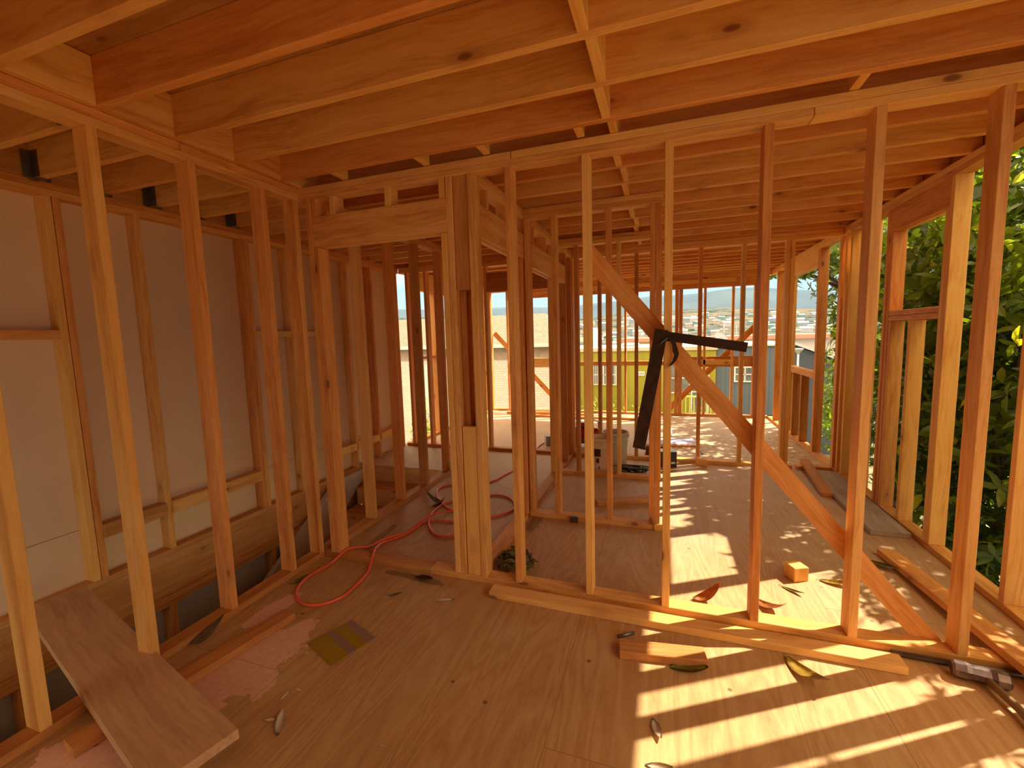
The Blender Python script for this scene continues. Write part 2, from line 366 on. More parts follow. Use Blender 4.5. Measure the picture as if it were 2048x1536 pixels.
# ------------------------------------------------------------------ stair wall
lum('sole_plate', XA, XB, .30, Y1-.002, 0, T, 'y', 'dusty sole plate of the stair wall beside the near room', 'plate', mats=WO)
lum('sole_plate', XA, XB, Y1+D+.002, 4.30, 0, T, 'y', 'dusty sole plate of the stair wall along the hall', 'plate', mats=WO)
lum('top_plate', XA, XB, .30, 1.585, ZP+T, ZT, 'y', 'nearer length of the upper plate on the stair wall', 'plate', mats=WR)
lum('top_plate', XA, XB, 1.588, 5.2, ZP+T, ZT, 'y', 'farther length of the upper plate on the stair wall', 'plate', mats=WR)
lum('top_plate', XA, XB, .30, 5.2, ZP, ZP+T-.001, 'y', 'lower top plate of the stair wall', 'plate', mats=W)
sw = [(.645, WY), (.828, WY), (1.213, WY), (1.612, WR), (2.025, WR)]
swl = ['pale stair wall stud at the lower left corner of the view', 'bark edged yellow stair wall stud beside the plank', 'yellow stained stair wall stud behind the wide plank', 'reddish knotty stair wall stud past the yellow stained one', 'stair wall stud just before the doorway corner, pale face']
for (y, m), l in zip(sw, swl):
    lum('wall_stud', XA, XB, y, y+T, T, ZP, 'z', l, 'stud', 'stair wall studs', mats=m, wonky=.002)
lum('corner_stud', XA, XB-.001, Y1-T-.004, Y1-.003, T, ZP, 'z', 'corner stud where stair wall meets the doorway wall', 'stud', mats=W)
for i, y in enumerate((2.87, 3.30, 3.72, 4.19)):
    lum('wall_stud', XA, XB, y, y+T, T, ZP, 'z', f'stair wall stud beyond the doorway, {ORD[i]} along the hall', 'stud', 'hall side stair wall studs', mats=(W, WR, WO, WR)[i])

# ------------------------------------------------------------------ front partition
Ya, Yb = Y1, Y1+D
lum('sole_plate', XB, -1.395, Ya, Yb, 0, T, 'x', 'short sole plate across the doorway beside the red hose', 'plate', mats=WO)
lum('sole_plate', -1.392, 1.61, Ya, Yb, 0, T, 'x', 'long sole plate of the front partition', 'plate', mats=W)
lum('top_plate', XB, -.78, Ya, Yb, ZP+T, ZT, 'x', 'shorter left length of upper plate, front partition', 'plate', mats=W)
lum('top_plate', -.777, XR-.002, Ya, Yb, ZP+T, ZT, 'x', 'longer right length of upper plate, front partition', 'plate', mats=WY)
lum('top_plate', XB, .60, Ya, Yb, ZP, ZP+T-.001, 'x', 'left length of lower top plate, front partition', 'plate', mats=W)
lum('top_plate', .603, XR-.002, Ya, Yb, ZP, ZP+T-.001, 'x', 'right length of lower top plate, front partition', 'plate', mats=WY)
lum('king_stud', -2.165, -2.127, Ya, Yb, T, ZP, 'z', 'king stud at the left of the doorway', 'stud', mats=W)
lum('trimmer_stud', -2.125, -2.087, Ya, Yb, T, 2.083, 'z', 'orange trimmer stud under the left end of the door header', 'stud', mats=WR)
hd = lum('door_header', -2.125, -1.172, Ya, Ya+T, 2.085, 2.273, 'x', 'nail pitted door header over the hall doorway', 'header', mats=W)
lum('door_header', -2.125, -1.172, Yb-T, Yb, 2.085, 2.273, 'x', 'rear board of the doubled header over the hall doorway', 'header', mats=WY)
for i, (a, m) in enumerate(((-2.12, WR), (-1.98, W), (-1.575, WY), (-1.215, WY))):
    lum('cripple_stud', a, a+T, Ya, Yb, 2.274, ZP, 'z', f'short cripple above the doorway header, {ORD[i]} from the stair wall', 'stud', 'cripples over the doorway', mats=m)
lum('trimmer_stud', -1.212, -1.174, Ya, Yb, T, 2.083, 'z', 'pale ridged trimmer stud at the right of the doorway', 'stud', mats=WY)
lum('king_stud', -1.172, -1.134, Ya, Yb, T, ZP, 'z', 'king stud at the right of the doorway', 'stud', mats=W)
lum('backer_board', -1.131, -1.042, Ya+.012, Ya+.05, 1.755, ZP, 'z', 'flat brown backer board at the top of the doorway post', 'board', mats=WO)
lum('backer_board', -1.128, -1.040, Ya+.005, Ya+.043, T, .96, 'z', 'flat pale green tinged backer board at the post foot', 'board', mats=WY)
lum('post_stud', -1.131, -1.093, Ya+.052, Yb, T, ZP, 'z', 'shadowed stud behind the backer boards, doorway side', 'stud', mats=WO)
lum('post_stud', -1.038, -1.000, Ya, Yb, T, ZP, 'z', 'orange stud on the closet side of the doorway post', 'stud', mats=W)
fs = [(-.818, W, 'front partition stud next right of the doorway post'),
      (-.402, WY, 'light front partition stud left of the diagonal brace top'),
      (-.002, WY, 'front partition stud that carries the steel square'),
      (.415, WR, 'streaked reddish front partition stud crossing the brace middle'),
      (.822, W, 'cracked front partition stud in front of the lower brace'),
      (1.224, W, 'front partition stud nearest the sledgehammer'),
      (1.62, W, 'end stud of the front partition at the right wall')]
for x, m, l in fs:
    lum('wall_stud', x, x+T, Ya, Yb, T, ZP, 'z', l, 'stud', 'front partition studs', mats=m)
# diagonal brace behind the studs
bm = bmesh.new()
th_ = math.atan(1.215); Mb = Matrix.Translation((1.19, Yb+.0205, 0)) @ Matrix.Rotation(th_, 4, 'Y') @ Matrix.Rotation(math.pi, 4, 'Z')
Mi = Mb.inverted()
cs = [(1.244, 0), (1.128, 0), (-.388, 1.836), (-.388, 1.985)]
va = [bm.verts.new(Mi @ Vector((x, Yb+.0015, z))) for x, z in cs]; vb = [bm.verts.new(Mi @ Vector((x, Yb+.0395, z))) for x, z in cs]
bm.faces.new(va); bm.faces.new(vb[::-1])
for i in range(4): bm.faces.new((va[i], vb[i], vb[(i+1) % 4], va[(i+1) % 4]))
bmesh.ops.recalc_face_normals(bm, faces=bm.faces[:])
o = obj('diagonal_brace', bm, WR['x']); o.matrix_world = Mb
tag(o, 'long diagonal brace nailed across the front partition', 'brace')

# ------------------------------------------------------------------ hall wall, closets
lum('sole_plate', XH0, XH1, Yb+.002, Y4-.05, 0, T, 'y', 'short dirty sole plate leading from the doorway post', 'plate', mats=W)
lum('sole_plate', XH0, XH1, Y4+.0, Y6-.002, 0, T, 'y', 'dusty sole plate of the hall wall farther in', 'plate', mats=WO)
lum('top_plate', XH0, XH1, Yb+.002, Y6-.002, ZP+T, ZT, 'y', 'upper top plate of the hall wall', 'plate', mats=W)
lum('top_plate', XH0, XH1, Yb+.002, Y6-.002, ZP, ZP+T-.001, 'y', 'lower top plate of the hall wall', 'plate', mats=WY)
lum('king_stud', XH0, XH1, Yb+.003, Yb+.003+T, T, ZP, 'z', 'hall wall stud tucked behind the doorway post', 'stud', mats=W)
lum('closet_header', XH1-T, XH1, Yb+.045, 3.36, 2.085, 2.272, 'y', 'deep orange header over the nearer closet opening', 'header', mats=W)
lum('closet_header', XH0, XH0+T, Yb+.045, 3.36, 2.085, 2.272, 'y', 'rear header board over the nearer closet opening', 'header', mats=WY)
lum('closet_header', XH1-T, XH1, 3.50, 4.86, 2.055, 2.245, 'y', 'pale header over the farther closet opening', 'header', mats=WY)
lum('closet_header', XH0, XH0+T, 3.50, 4.86, 2.055, 2.245, 'y', 'rear header board over the farther closet opening', 'header', mats=W)
for i, y in enumerate((2.60, 2.98, 3.62, 4.02, 4.45)):
    lum('cripple_stud', XH0, XH1, y, y+T, 2.273 if y < 3.4 else 2.246, ZP, 'z', f'short cripple over the closet openings, {ORD[i]} into the hall', 'stud', 'cripples over the closets', mats=pal(i))
lum('trimmer_stud', XH0, XH1, 3.285, 3.323, T, 2.083, 'z', 'trimmer stud at the far side of the nearer closet', 'stud', mats=WR)
lum('king_stud', XH0, XH1, 3.362, 3.40, T, ZP, 'z', 'king stud between the two closet openings', 'stud', mats=W)
lum('trimmer_stud', XH0, XH1, 3.402, 3.44, T, ZP, 'z', 'stud doubled onto the king stud between closets', 'stud', mats=WR)
lum('trimmer_stud', XH0, XH1, 4.42, 4.458, T, 2.053, 'z', 'greenish knotty trimmer stud of the farther closet', 'stud', mats=WY)
lum('king_stud', XH0, XH1, 4.87, 4.908, T, ZP, 'z', 'dark king stud past the farther closet header', 'stud', mats=WO)
lum('corner_stud', XH0, XH1, 5.16, 5.198, T, ZP, 'z', 'dark hall wall stud by the cross partition', 'stud', mats=WO)

# middle closet partition (y 3.34)
lum('sole_plate', XH1+.002, -.02, Y4, Y4+D, 0, T, 'x', 'sole plate of the closet partition', 'plate', mats=W)
lum('top_plate', XH1+.002, -.015, Y4, Y4+D, ZP+T, ZT, 'x', 'upper top plate of the closet partition', 'plate', mats=W)
lum('top_plate', XH1+.002, -.02, Y4, Y4+D, ZP, ZP+T-.001, 'x', 'lower top plate of the closet partition', 'plate', mats=W)
c4 = [(-1.036, W, 'closet partition stud against the hall wall'), (-.820, W, 'closet partition stud next to the hall wall corner'), (-.412, WR, 'closet partition stud in front of the buckets'),
      (-.100, WR, 'left stud of the doubled closet partition end'), (-.060, WR, 'right stud of the doubled closet partition end')]
for x, m, l in c4: lum('wall_stud', x, x+T, Y4, Y4+D, T, ZP, 'z', l, 'stud', 'closet partition studs', mats=m)
lum('wood_block', -.06, .03, Y4-.018, Y4-.002, 0, .05, 'x', 'sunlit wood scrap at the foot of the doubled studs', 'block', mats=WY)

# second closet partition (y 4.51)
lum('sole_plate', XH1+.002, -.02, Y5, Y5+D, 0, T, 'x', 'sole plate in front of the two buckets', 'plate', mats=W)
lum('top_plate', XH1+.002, -.02, Y5, Y5+D, ZP+T, ZT, 'x', 'upper top plate above the two buckets', 'plate', mats=W)
lum('top_plate', XH1+.002, -.02, Y5, Y5+D, ZP, ZP+T-.001, 'x', 'lower top plate above the two buckets', 'plate', mats=WY)
for x, m, l in ((-.872, WO, 'stud left of the near white bucket'), (-.450, WY, 'stud between the buckets and the cord pile'), (-.062, WR, 'end stud of the partition behind the buckets')):
    lum('wall_stud', x, x+T, Y5, Y5+D, T, ZP, 'z', l, 'stud', 'second closet partition studs', mats=m)

# ------------------------------------------------------------------ cross partition (y 5.25)
lum('sole_plate', -3.43, -2.16, Y6, Y6+D, 0, T, 'x', 'sole plate of the cross partition at the stair bay', 'plate', mats=WR)
lum('sole_plate', -2.155, -1.06, Y6, Y6+D, 0, T, 'x', 'sole plate across the far hall doorway', 'plate', mats=WO)
lum('sole_plate', -1.055, 1.30, Y6, Y6+D, 0, T, 'x', 'long sole plate of the cross partition', 'plate', mats=W)
lum('sole_plate', 1.34, XR-.002, Y6, Y6+D, 0, T, 'x', 'short sole plate at the right wall end of the cross partition', 'plate', mats=W)
lum('top_plate', -3.43, XR-.002, Y6, Y6+D, ZP+T, ZT, 'x', 'upper top plate of the cross partition', 'plate', mats=W)
lum('top_plate', -3.43, XR-.002, Y6, Y6+D, ZP, ZP+T-.001, 'x', 'lower top plate of the cross partition', 'plate', mats=WY)
lum('loose_board', -.98, 1.20, Y6-.10, Y6-.02, T+.0, T+.022, 'x', 'x', 'board') if False else None
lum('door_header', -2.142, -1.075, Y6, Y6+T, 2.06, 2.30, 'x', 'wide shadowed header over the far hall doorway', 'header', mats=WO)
c6 = [(-3.335, WR, 'pink stud in the stair bay corner of the cross partition'), (-3.05, WR, 'cross partition stud between the two tall sky slots'), (-2.66, W, 'cross partition stud hidden past the last stair wall stud'), (-2.18, W, 'stud at the left of the far hall doorway'),
      (-1.075, WR, 'stud at the right of the far hall doorway'), (-.742, WO, 'dark cross partition stud left of the brace end'), (-.322, WO, 'cross partition stud beside the square blade'), (.352, WR, 'cross partition stud right of the square corner'),
      (.772, W, 'cross partition stud under the square tongue tip'), (1.175, W, 'cross partition stud nearest the gap by the right wall'), (1.215, WY, 'stud doubled onto the one by the gap')]
for x, m, l in c6: lum('wall_stud', x, x+T, Y6, Y6+D, T, ZP, 'z', l, 'stud', 'cross partition studs', mats=m)
lum('wood_block', .36, .46, Y6-.10, Y6-.02, T*0, .075, 'x', 'small wood offcut against the cross partition sole plate', 'block', mats=WY)

# ------------------------------------------------------------------ right wall
XR2 = XR+D
lum('sole_plate', XR, XR2, .9, 5.20, 0, T, 'y', 'long sole plate of the right wall', 'plate', mats=W)
lum('sole_plate', XR, XR2, 5.203, 8.39, 0, T, 'y', 'sole plate of the right wall in the far room', 'plate', mats=WR)
lum('top_plate', XR, XR2, .9, 4.85, ZP+T, ZT, 'y', 'nearer upper plate of the right wall', 'plate', mats=WY)
lum('top_plate', XR, XR2, 4.853, 8.39, ZP+T, ZT, 'y', 'farther upper plate of the right wall', 'plate', mats=W)
lum('top_plate', XR, XR2, .9, 5.1, ZP, ZP+T-.001, 'y', 'nearer lower plate of the right wall', 'plate', mats=W)
lum('top_plate', XR, XR2, 5.103, 8.39, ZP, ZP+T-.001, 'y', 'farther lower plate of the right wall', 'plate', mats=WY)
for y in (1.60, 1.90, 2.21, 2.252):
    lum('wall_stud', XR, XR2, y, y+T, T, ZP, 'z', 'right wall stud just outside the right edge of the view', 'stud', 'right wall studs beyond the frame', mats=W)
lum('wall_stud', XR, XR2, 2.82, 2.858, T, ZP, 'z', 'right wall stud at the right edge of the view', 'stud', mats=W)
lum('king_stud', XR, XR2, 3.50, 3.538, T, ZP, 'z', 'split king stud at the near side of the window opening', 'stud', mats=WY)
lum('trimmer_stud', XR, XR2, 3.540, 3.578, T, 2.203, 'z', 'trimmer stud at the near side of the window opening', 'stud', mats=WY)
lum('window_header', XR, XR+T, 3.54, 4.285, 2.205, 2.383, 'y', 'nail pitted header over the right wall window opening', 'header', mats=WR)
lum('window_header', XR2-T, XR2, 3.54, 4.285, 2.205, 2.383, 'y', 'outer board of the header over the right wall window', 'header', mats=WY)
lum('window_sill', XR, XR2, 3.580, 4.24, 1.562, 1.60, 'y', 'upper of two rough sill boards in the window opening', 'sill', mats=WR)
lum('window_sill', XR, XR2, 3.580, 4.24, 1.522, 1.560, 'y', 'lower of two rough sill boards in the window opening', 'sill', mats=W)
lum('cripple_stud', XR, XR2, 3.905, 3.943, T, 1.52, 'z', 'right of two cripples under the window sill', 'stud', mats=WY)
lum('cripple_stud', XR, XR2, 4.195, 4.233, T, 1.52, 'z', 'left of two cripples under the window sill', 'stud', mats=W)
lum('trimmer_stud', XR, XR2, 4.242, 4.28, T, 2.203, 'z', 'orange trimmer stud at the far side of the window opening', 'stud', mats=WR)
lum('king_stud', XR, XR2, 4.31, 4.348, T, ZP, 'z', 'king stud at the far side of the window opening', 'stud', mats=W)
for i, (y, m) in enumerate(((4.66, WY), (4.80, W), (5.03, WY), (5.15, WY))):
    lum('wall_stud', XR, XR2, y, y+T, T, ZP, 'z', f'right wall stud between window and cross partition, {ORD[i]} past the window', 'stud', 'right wall studs between the windows', mats=m)
lum('partition_post', XR, XR2, 5.27, 5.345, T, ZP, 'z', 'reddish post where cross partition meets the right wall', 'post', mats=WR)
lum('king_stud', XR, XR2, 5.93, 6.00, T, ZP, 'z', 'cracked reddish jamb stud of the far room window', 'stud', mats=WR)
lum('window_header', XR, XR2, 6.00, 7.16, 2.20, 2.383, 'y', 'header over the far room side window', 'header', mats=WY)
lum('window_sill', XR, XR2, 6.00, 7.16, .90, .975, 'y', 'weathered sill of the far room side window', 'sill', mats=WR)
lum('cripple_stud', XR, XR2, 6.46, 6.498, T, .899, 'z', 'nearer cripple under the far room side sill', 'stud', mats=WO)
lum('cripple_stud', XR, XR2, 6.84, 6.878, T, .899, 'z', 'farther cripple under the far room side sill', 'stud', mats=WO)
for i, (y, m) in enumerate(((7.17, WY), (7.50, W), (7.90, WR))):
    lum('wall_stud', XR, XR2, y, y+T, T, ZP, 'z', f'far room right wall stud beyond the side window, {ORD[i]} along', 'stud', 'far room right wall studs', mats=m)

# ------------------------------------------------------------------ far wall
lum('sole_plate', -3.52, XR2, Y7, Y7+D, 0, T, 'x', 'long sole plate of the far wall', 'plate', mats=W)
lum('top_plate', -3.52, XR-.002, Y7, Y7+D, ZP, ZT, 'x', 'doubled top plate of the far wall', 'plate', mats=W)
lum('window_header', -2.6, 1.56, Y7+.01, Y7+D, 2.235, 2.383, 'x', 'long shadowed header across the far wall openings', 'header', mats=WR)
lum('nailer_strip', -2.0, 1.14, Y7-.022, Y7-.001, 2.315, 2.385, 'x', 'pale strip nailed along the far wall header', 'board', mats=WY)
lum('mid_rail', -1.62, .20, Y7+.002, Y7+D-.002, .905, .985, 'x', 'sunlit mid height rail across the left far wall', 'rail', mats=WR)
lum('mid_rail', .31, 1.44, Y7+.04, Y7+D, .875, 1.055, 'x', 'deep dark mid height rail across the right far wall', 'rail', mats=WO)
lum('scab_board', .36, 1.10, Y7+.0, Y7+.036, .915, 1.000, 'x', 'pale scab board on the dark mid height rail', 'board', mats=WY)
lum('mid_rail', -2.55, -1.66, Y7+.002, Y7+D-.002, .88, 1.06, 'x', 'mid height rail seen through the closet openings', 'rail', mats=W)
c7 = [(-3.35, WR), (-2.98, WR), (-2.62, W), (-2.10, WR), (-1.70, WR), (-1.64, W), (-1.15, W), (-.692, WR), (.18, WR), (.245, WR), (.645, WR), (1.082, W), (1.415, WO), (1.53, W)]
for i, (x, m) in enumerate(c7):
    w = .06 if x in (1.415, .18, .245) else T
    lum('wall_stud', x, x+w, Y7+(.001 if i % 2 else 0), Y7+D-.001, T, 2.234 if -2.6 < x < 1.5 else ZP, 'z', f'far wall stud against the daylight, {ORD[i]} from its left end', 'stud', 'far wall studs', mats=m)
beam('diagonal_brace', (.02, Y7+D+.012, .03), (1.62, Y7+D+.012, 1.73), .10, .02, (0, 1, 0), 'diagonal brace rising right across the far wall', 'brace', mats=WR)
beam('diagonal_brace', (-3.28, Y7+D+.012, 1.58), (-1.86, Y7+D+.012, .06), .10, .02, (0, 1, 0), 'diagonal brace falling right at the left far wall', 'brace', mats=WR)
# far room's left wall
lum('sole_plate', -3.43, -3.34, 5.36, 8.29, 0, T, 'y', 'sole plate of the far room left wall', 'plate', mats=W)
lum('top_plate', -3.43, -3.34, 5.36, 8.29, ZP, ZT, 'y', 'doubled top plate of the far room left wall', 'plate', mats=W)
lum('window_header', -3.425, -3.345, 5.40, 8.10, 2.19, 2.383, 'y', 'sunlit header over the far room left window', 'header', mats=WY)
for i, y in enumerate((5.45, 6.05, 6.75, 7.45, 8.05)):
    lum('wall_stud', -3.43, -3.34, y, y+T, T, 2.189, 'z', f'far room left wall stud, {ORD[i]} past the cross partition', 'stud', 'far room left wall studs', mats=WR)
lum('window_sill', -3.43, -3.34, 5.49, 6.04, 1.20, 1.24, 'y', 'short rail glimpsed through the stair bay slots', 'sill', mats=WR)
# loose lumber on the far floor
for i, (x0, x1, y0, y1) in enumerate(((-2.9, -1.3, 7.95, 8.04), (-2.75, -1.5, 8.10, 8.19), (-2.6, -.1, 7.70, 7.79))):
    lum('loose_board', x0, x1, y0, y1, 0, T, 'x', ('loose 2x4 on the far floor, middle of three', 'loose 2x4 nearest the far wall plate', 'loose 2x4 lying farthest out from the far wall')[i], 'board', 'loose boards by the far wall', mats=WR)

# ------------------------------------------------------------------ joists
ys = [.63+.3045*k for k in range(26)]
JZ = .1895
n1 = [y for y in ys if y < 2.31]; n2 = [y for y in ys if 2.31 <= y < 5.25]; n3 = [y for y in ys if y >= 5.25]
mp = [W, WR, W, W, WR, W, W, WR]
for i, y in enumerate(n1[::-1]):
    lum('ceiling_joist', XA+.05, XR+.05, y, y+T, ZT, ZT+JZ, 'x', f'ceiling joist over the near room, {ORD[i]} in from the front partition', 'joist', 'near room ceiling joists', mats=(WR, W, W, WR, W, WR)[i])
for i, y in enumerate(n2):
    lum('ceiling_joist', XA+.05, XR+.05, y, y+T, ZT, ZT+JZ, 'x', f'ceiling joist between the partitions, {ORD[i]} past the front partition', 'joist', 'ceiling joists between the partitions', mats=mp[i % 8])
for i, y in enumerate(n3):
    lum('ceiling_joist', X0+.0, XR+.05, y, y+T, ZT, ZT+JZ, 'x', f'far room ceiling joist, {ORD[i]} past the cross partition', 'joist', 'far room ceiling joists', mats=mp[(i+3) % 8])
ly = [y+.042 for y in ys if .8 < y < 5.1]
for i, y in enumerate(ly):
    lum('ceiling_joist', X0-.002, XA+.06, y, y+T, ZT, ZT+JZ, 'x', f'short joist over the stair opening, {ORD[i]} from the camera end', 'joist', 'stair opening joists', mats=mp[(i+1) % 8])
    h = empty('joist_hanger', (X0+.03, y+T/2, ZT)) ; tag(h, f'grey metal hanger at the party wall end of {ORD[i]} stair joist', 'hanger', 'joist hangers on the party wall')
    if i > 6: bpy.data.objects.remove(h); continue
    bm = bmesh.new(); box(bm, -.022, .045, -T/2-.0025, -T/2-.0003, .004, .15); obj('side_plate', bm, M_steel, h)
    bm = bmesh.new(); box(bm, -.022, .045, T/2+.0003, T/2+.0025, .004, .15); obj('side_plate', bm, M_steel, h)
    bm = bmesh.new(); box(bm, -.022, .045, -T/2-.0025, T/2+.0025, -.0022, -.0002); obj('seat_plate', bm, M_steel, h)
    bm = bmesh.new(); box(bm, -.024, -.0222, -.06, -T/2-.003, .0, .15); box(bm, -.024, -.0222, T/2+.003, .06, .0, .15); obj('face_flange', bm, M_steel, h)
# blocking on the stair wall plate and mid span
for i in range(6):
    a = ys[i]; b_ = ys[i+1]
    lum('end_block', XB+.0, XB+T, a+T, b_, ZT, ZT+JZ-.003, 'y', f'end block between near room joists above the stair wall, {ORD[i]} from the camera end', 'block', 'end blocks over the stair wall', mats=(WY, WY, W, W, WR, W)[i])
k = 0
for i in range(len(ys)-9):
    a = ys[i]; b_ = ys[i+1]; sx = -.272+(.012 if i % 2 else -.006)
    if a < 1.1: continue
    lum('bridging_block', sx, sx+T, a+T, b_, ZT+.002, ZT+JZ-.003, 'y', f'bridging block between ceiling joists mid span, {ORD[k]} from the camera end', 'block', 'mid span bridging blocks', mats=WY); k += 1
for x, y, l in ((-.42, 2.18, 'small light block above the plate beside the bridging line'), (-.93, 2.185, 'small block over the front partition right of the post'), (-1.30, 2.19, 'small block over the front partition above the doorway'), (-1.86, 2.19, 'small block over the front partition near the stair wall'), (.72, 2.19, 'slanted light block above the front partition on the right')):
    lum('nailing_block', x, x+T, y+.005, y+.12, ZT+.001, ZT+.07, 'y', l, 'block', 'nailing blocks over the front partition', mats=WY)
lum('rim_board', XR+.053, XR+.091, .60, 8.4, ZT, ZT+JZ, 'y', 'rim board closing the joist ends over the right wall', 'board', mats=WO)
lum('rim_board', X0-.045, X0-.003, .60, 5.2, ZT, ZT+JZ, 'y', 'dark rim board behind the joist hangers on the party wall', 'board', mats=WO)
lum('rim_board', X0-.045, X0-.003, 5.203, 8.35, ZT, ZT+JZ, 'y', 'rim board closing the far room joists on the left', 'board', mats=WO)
lum('rim_board', -3.52, XR+.05, 8.355, 8.393, ZT, ZT+JZ, 'x', 'rim board closing the ceiling over the far wall', 'board', mats=WO)

# ------------------------------------------------------------------ loose things near the camera
# wide plank bridging the stairwell
p0 = Vector((-3.37, 1.405, .022)); p1 = Vector((-1.475, .90, .080))
pl = beam('wide_plank', p0, p1, .262, .037, (0, 0, 1), 'wide old plank bridging the stair opening beside the near room', 'plank', mats=wood and {'x': wood('old_plank', 'x', light=(.66, .41, .24), mid=(.56, .33, .185), dark=(.42, .22, .11), vary=.0, knots=False)})
def lying(name, cx0, cy0, cx1, cy1, w, t, z, label, cat, mats=W, z2=None):
    return beam(name, (cx0, cy0, z+t/2), (cx1, cy1, (z if z2 is None else z2)+t/2), w, t, (0, 0, 1), label, cat, mats=mats)
lying('loose_board', -2.055, .83, -1.905, 1.70, D, T, 0.001, 'loose 2x4 lying on the floor along the stair wall plate', 'board', WO)
lying('loose_board', -.935, 2.215, .99, 2.200, D*.95, T, 0.001, 'loose 2x4 lying in front of the front partition plate', 'board', W)
lying('loose_board', 1.375, 3.355, 1.475, 1.75, D+.01, T, 0.0015, 'long board sloping over the plate at the lower right', 'board', W, z2=.066)
g = lying('weathered_plank', 1.535, 5.14, 1.522, 3.66, .235, T, 0.001, 'grey weathered plank lying along the right wall', 'plank', WG)
lying('loose_board', 1.45, 5.42, 1.37, 4.42, D, T, .041, 'narrow board lying over the cross partition plate end', 'board', WO, z2=.001)
lying('loose_board', -.55, 3.72, -.09, 3.93, D, T, 0.001, 'short 2x4 offcut on the floor behind the closet partition', 'board', WO)
# offcuts
bm = bmesh.new(); box(bm, -.19, .19, -.045, .045, 0, .038, .003)
o = obj('short_offcut', bm, WO['x'], None, (.0, 1.975, 0), (0, 0, R(8))); tag(o, 'short 2x4 offcut half in the sun beside a leaf', 'offcut')
bm = bmesh.new(); box(bm, -.045, .045, -.045, .045, 0, .085, .003)
o = obj('wood_cube', bm, WY['z'], None, (.755, 2.885, 0), (0, 0, R(24))); tag(o, 'small square wood block standing on the sunny floor', 'block')
bm = bmesh.new(); box(bm, -.03, .03, -.012, .012, 0, .05, .002)
o = obj('metal_bracket', bm, M_blackmetal, None, (-.665, 3.315, 0), (0, 0, R(5))); tag(o, 'small dark bracket leaning on the closet partition plate', 'bracket')
# steel pipe
bm = bmesh.new(); cyl(bm, (.98, 2.285, .0135), (1.62, 2.275, .0135), .0125, n=14)
o = obj('steel_pipe', bm, M_blackmetal); tag(o, 'steel pipe lying along the plate near the sledgehammer', 'pipe')
bm = bmesh.new(); cyl(bm, (-.20, 2.045, .009), (-.13, 2.095, .009), .009, n=10)
o = obj('metal_tube', bm, M_steel); tag(o, 'short grey metal tube on the floor', 'tube')
# sledgehammer
sh = empty('sledgehammer', (1.245, 2.20, .0)); tag(sh, 'sledgehammer lying on the floor in the lower right', 'hammer')
bm = bmesh.new()
n = 8
def octring(x, r, sq=1.0):
    return [bm.verts.new((x, r*math.cos(2*math.pi*(i+.5)/n)*sq, r*math.sin(2*math.pi*(i+.5)/n))) for i in range(n)]
rings = [octring(*a) for a in ((-.088, .026), (-.080, .034), (-.045, .036), (-.028, .031), (.028, .031), (.045, .036), (.080, .034), (.088, .026))]
for a, b_ in zip(rings, rings[1:]):
    for i in range(n): bm.faces.new((a[i], a[(i+1) % n], b_[(i+1) % n], b_[i]))
bm.faces.new(rings[0][::-1]); bm.faces.new(rings[-1])
obj('hammer_head', bm, flat('hammer_steel', (.20, .14, .13), .38, .75, .3, 25), sh, (0, 0, .036), (0, 0, R(-12)))
bm = bmesh.new()
pts = [((0.012, -.03), .014), ((.03, -.16), .0155), ((.02, -.34), .0135), ((.005, -.52), .0145), ((-.005, -.62), .017)]
prev = None
for (xy, r) in pts:
    ring = [bm.verts.new((xy[0]+r*.8*math.cos(2*math.pi*i/12), xy[1], .034+r*1.15*math.sin(2*math.pi*i/12)-.015*abs(xy[1])/.6)) for i in range(12)]
    if prev:
        for i in range(12): f = bm.faces.new((prev[i], prev[(i+1) % 12], ring[(i+1) % 12], ring[i])); f.smooth = True
    else: bm.faces.new(ring[::-1])
    prev = ring
bm.faces.new(prev)
obj('handle', bm, wood('hammer_handle', 'y', light=(.34, .23, .13), mid=(.25, .15, .075), dark=(.14, .07, .03), knots=False), sh)
# glass square with yellow paint
def glass_tile():
    m, nt, b = new_mat('painted_tile')
    tc = N(nt, 'ShaderNodeTexCoord'); sx = N(nt, 'ShaderNodeSeparateXYZ'); nt.links.new(tc.outputs['Object'], sx.inputs[0])
    nz = N(nt, 'ShaderNodeTexNoise', _Scale=14., _Detail=6.); nt.links.new(tc.outputs['Object'], nz.inputs['Vector'])
    s = math_(nt, 'MULTIPLY_ADD', math_(nt, 'SUBTRACT', nz.outputs[0], .5), .03, math_(nt, 'ADD', math_(nt, 'MULTIPLY', sx.outputs[0], .38), math_(nt, 'MULTIPLY', sx.outputs[1], .925)))
    r = ramp(nt, math_(nt, 'MULTIPLY_ADD', s, 4., .5), [(0, (.30, .19, .012)), (.40, (.30, .19, .012)), (.41, (.24, .155, .12)), (.56, (.24, .155, .12)), (.57, (.30, .19, .012)), (.80, (.30, .19, .012)), (.81, (.25, .165, .13)), (1, (.25, .165, .13))])
    nt.links.new(r.outputs[0], b.inputs['Base Color']); b.inputs['Roughness'].default_value = .25
    return m
bm = bmesh.new()
q = [(-1.652, 1.56), (-1.429, 1.472), (-1.353, 1.692), (-1.564, 1.775)]
cx = sum(a[0] for a in q)/4; cy = sum(a[1] for a in q)/4
lo = [bm.verts.new((a[0]-cx, a[1]-cy, .0005)) for a in q]; hi = [bm.verts.new((a[0]-cx, a[1]-cy, .005)) for a in q]
bm.faces.new(lo[::-1]); bm.faces.new(hi)
for i in range(4): bm.faces.new((lo[i], lo[(i+1) % 4], hi[(i+1) % 4], hi[i]))
o = obj('glass_square', bm, glass_tile(), None, (cx, cy, 0)); tag(o, 'square glass tile with yellow paint stripes on the floor', 'tile')

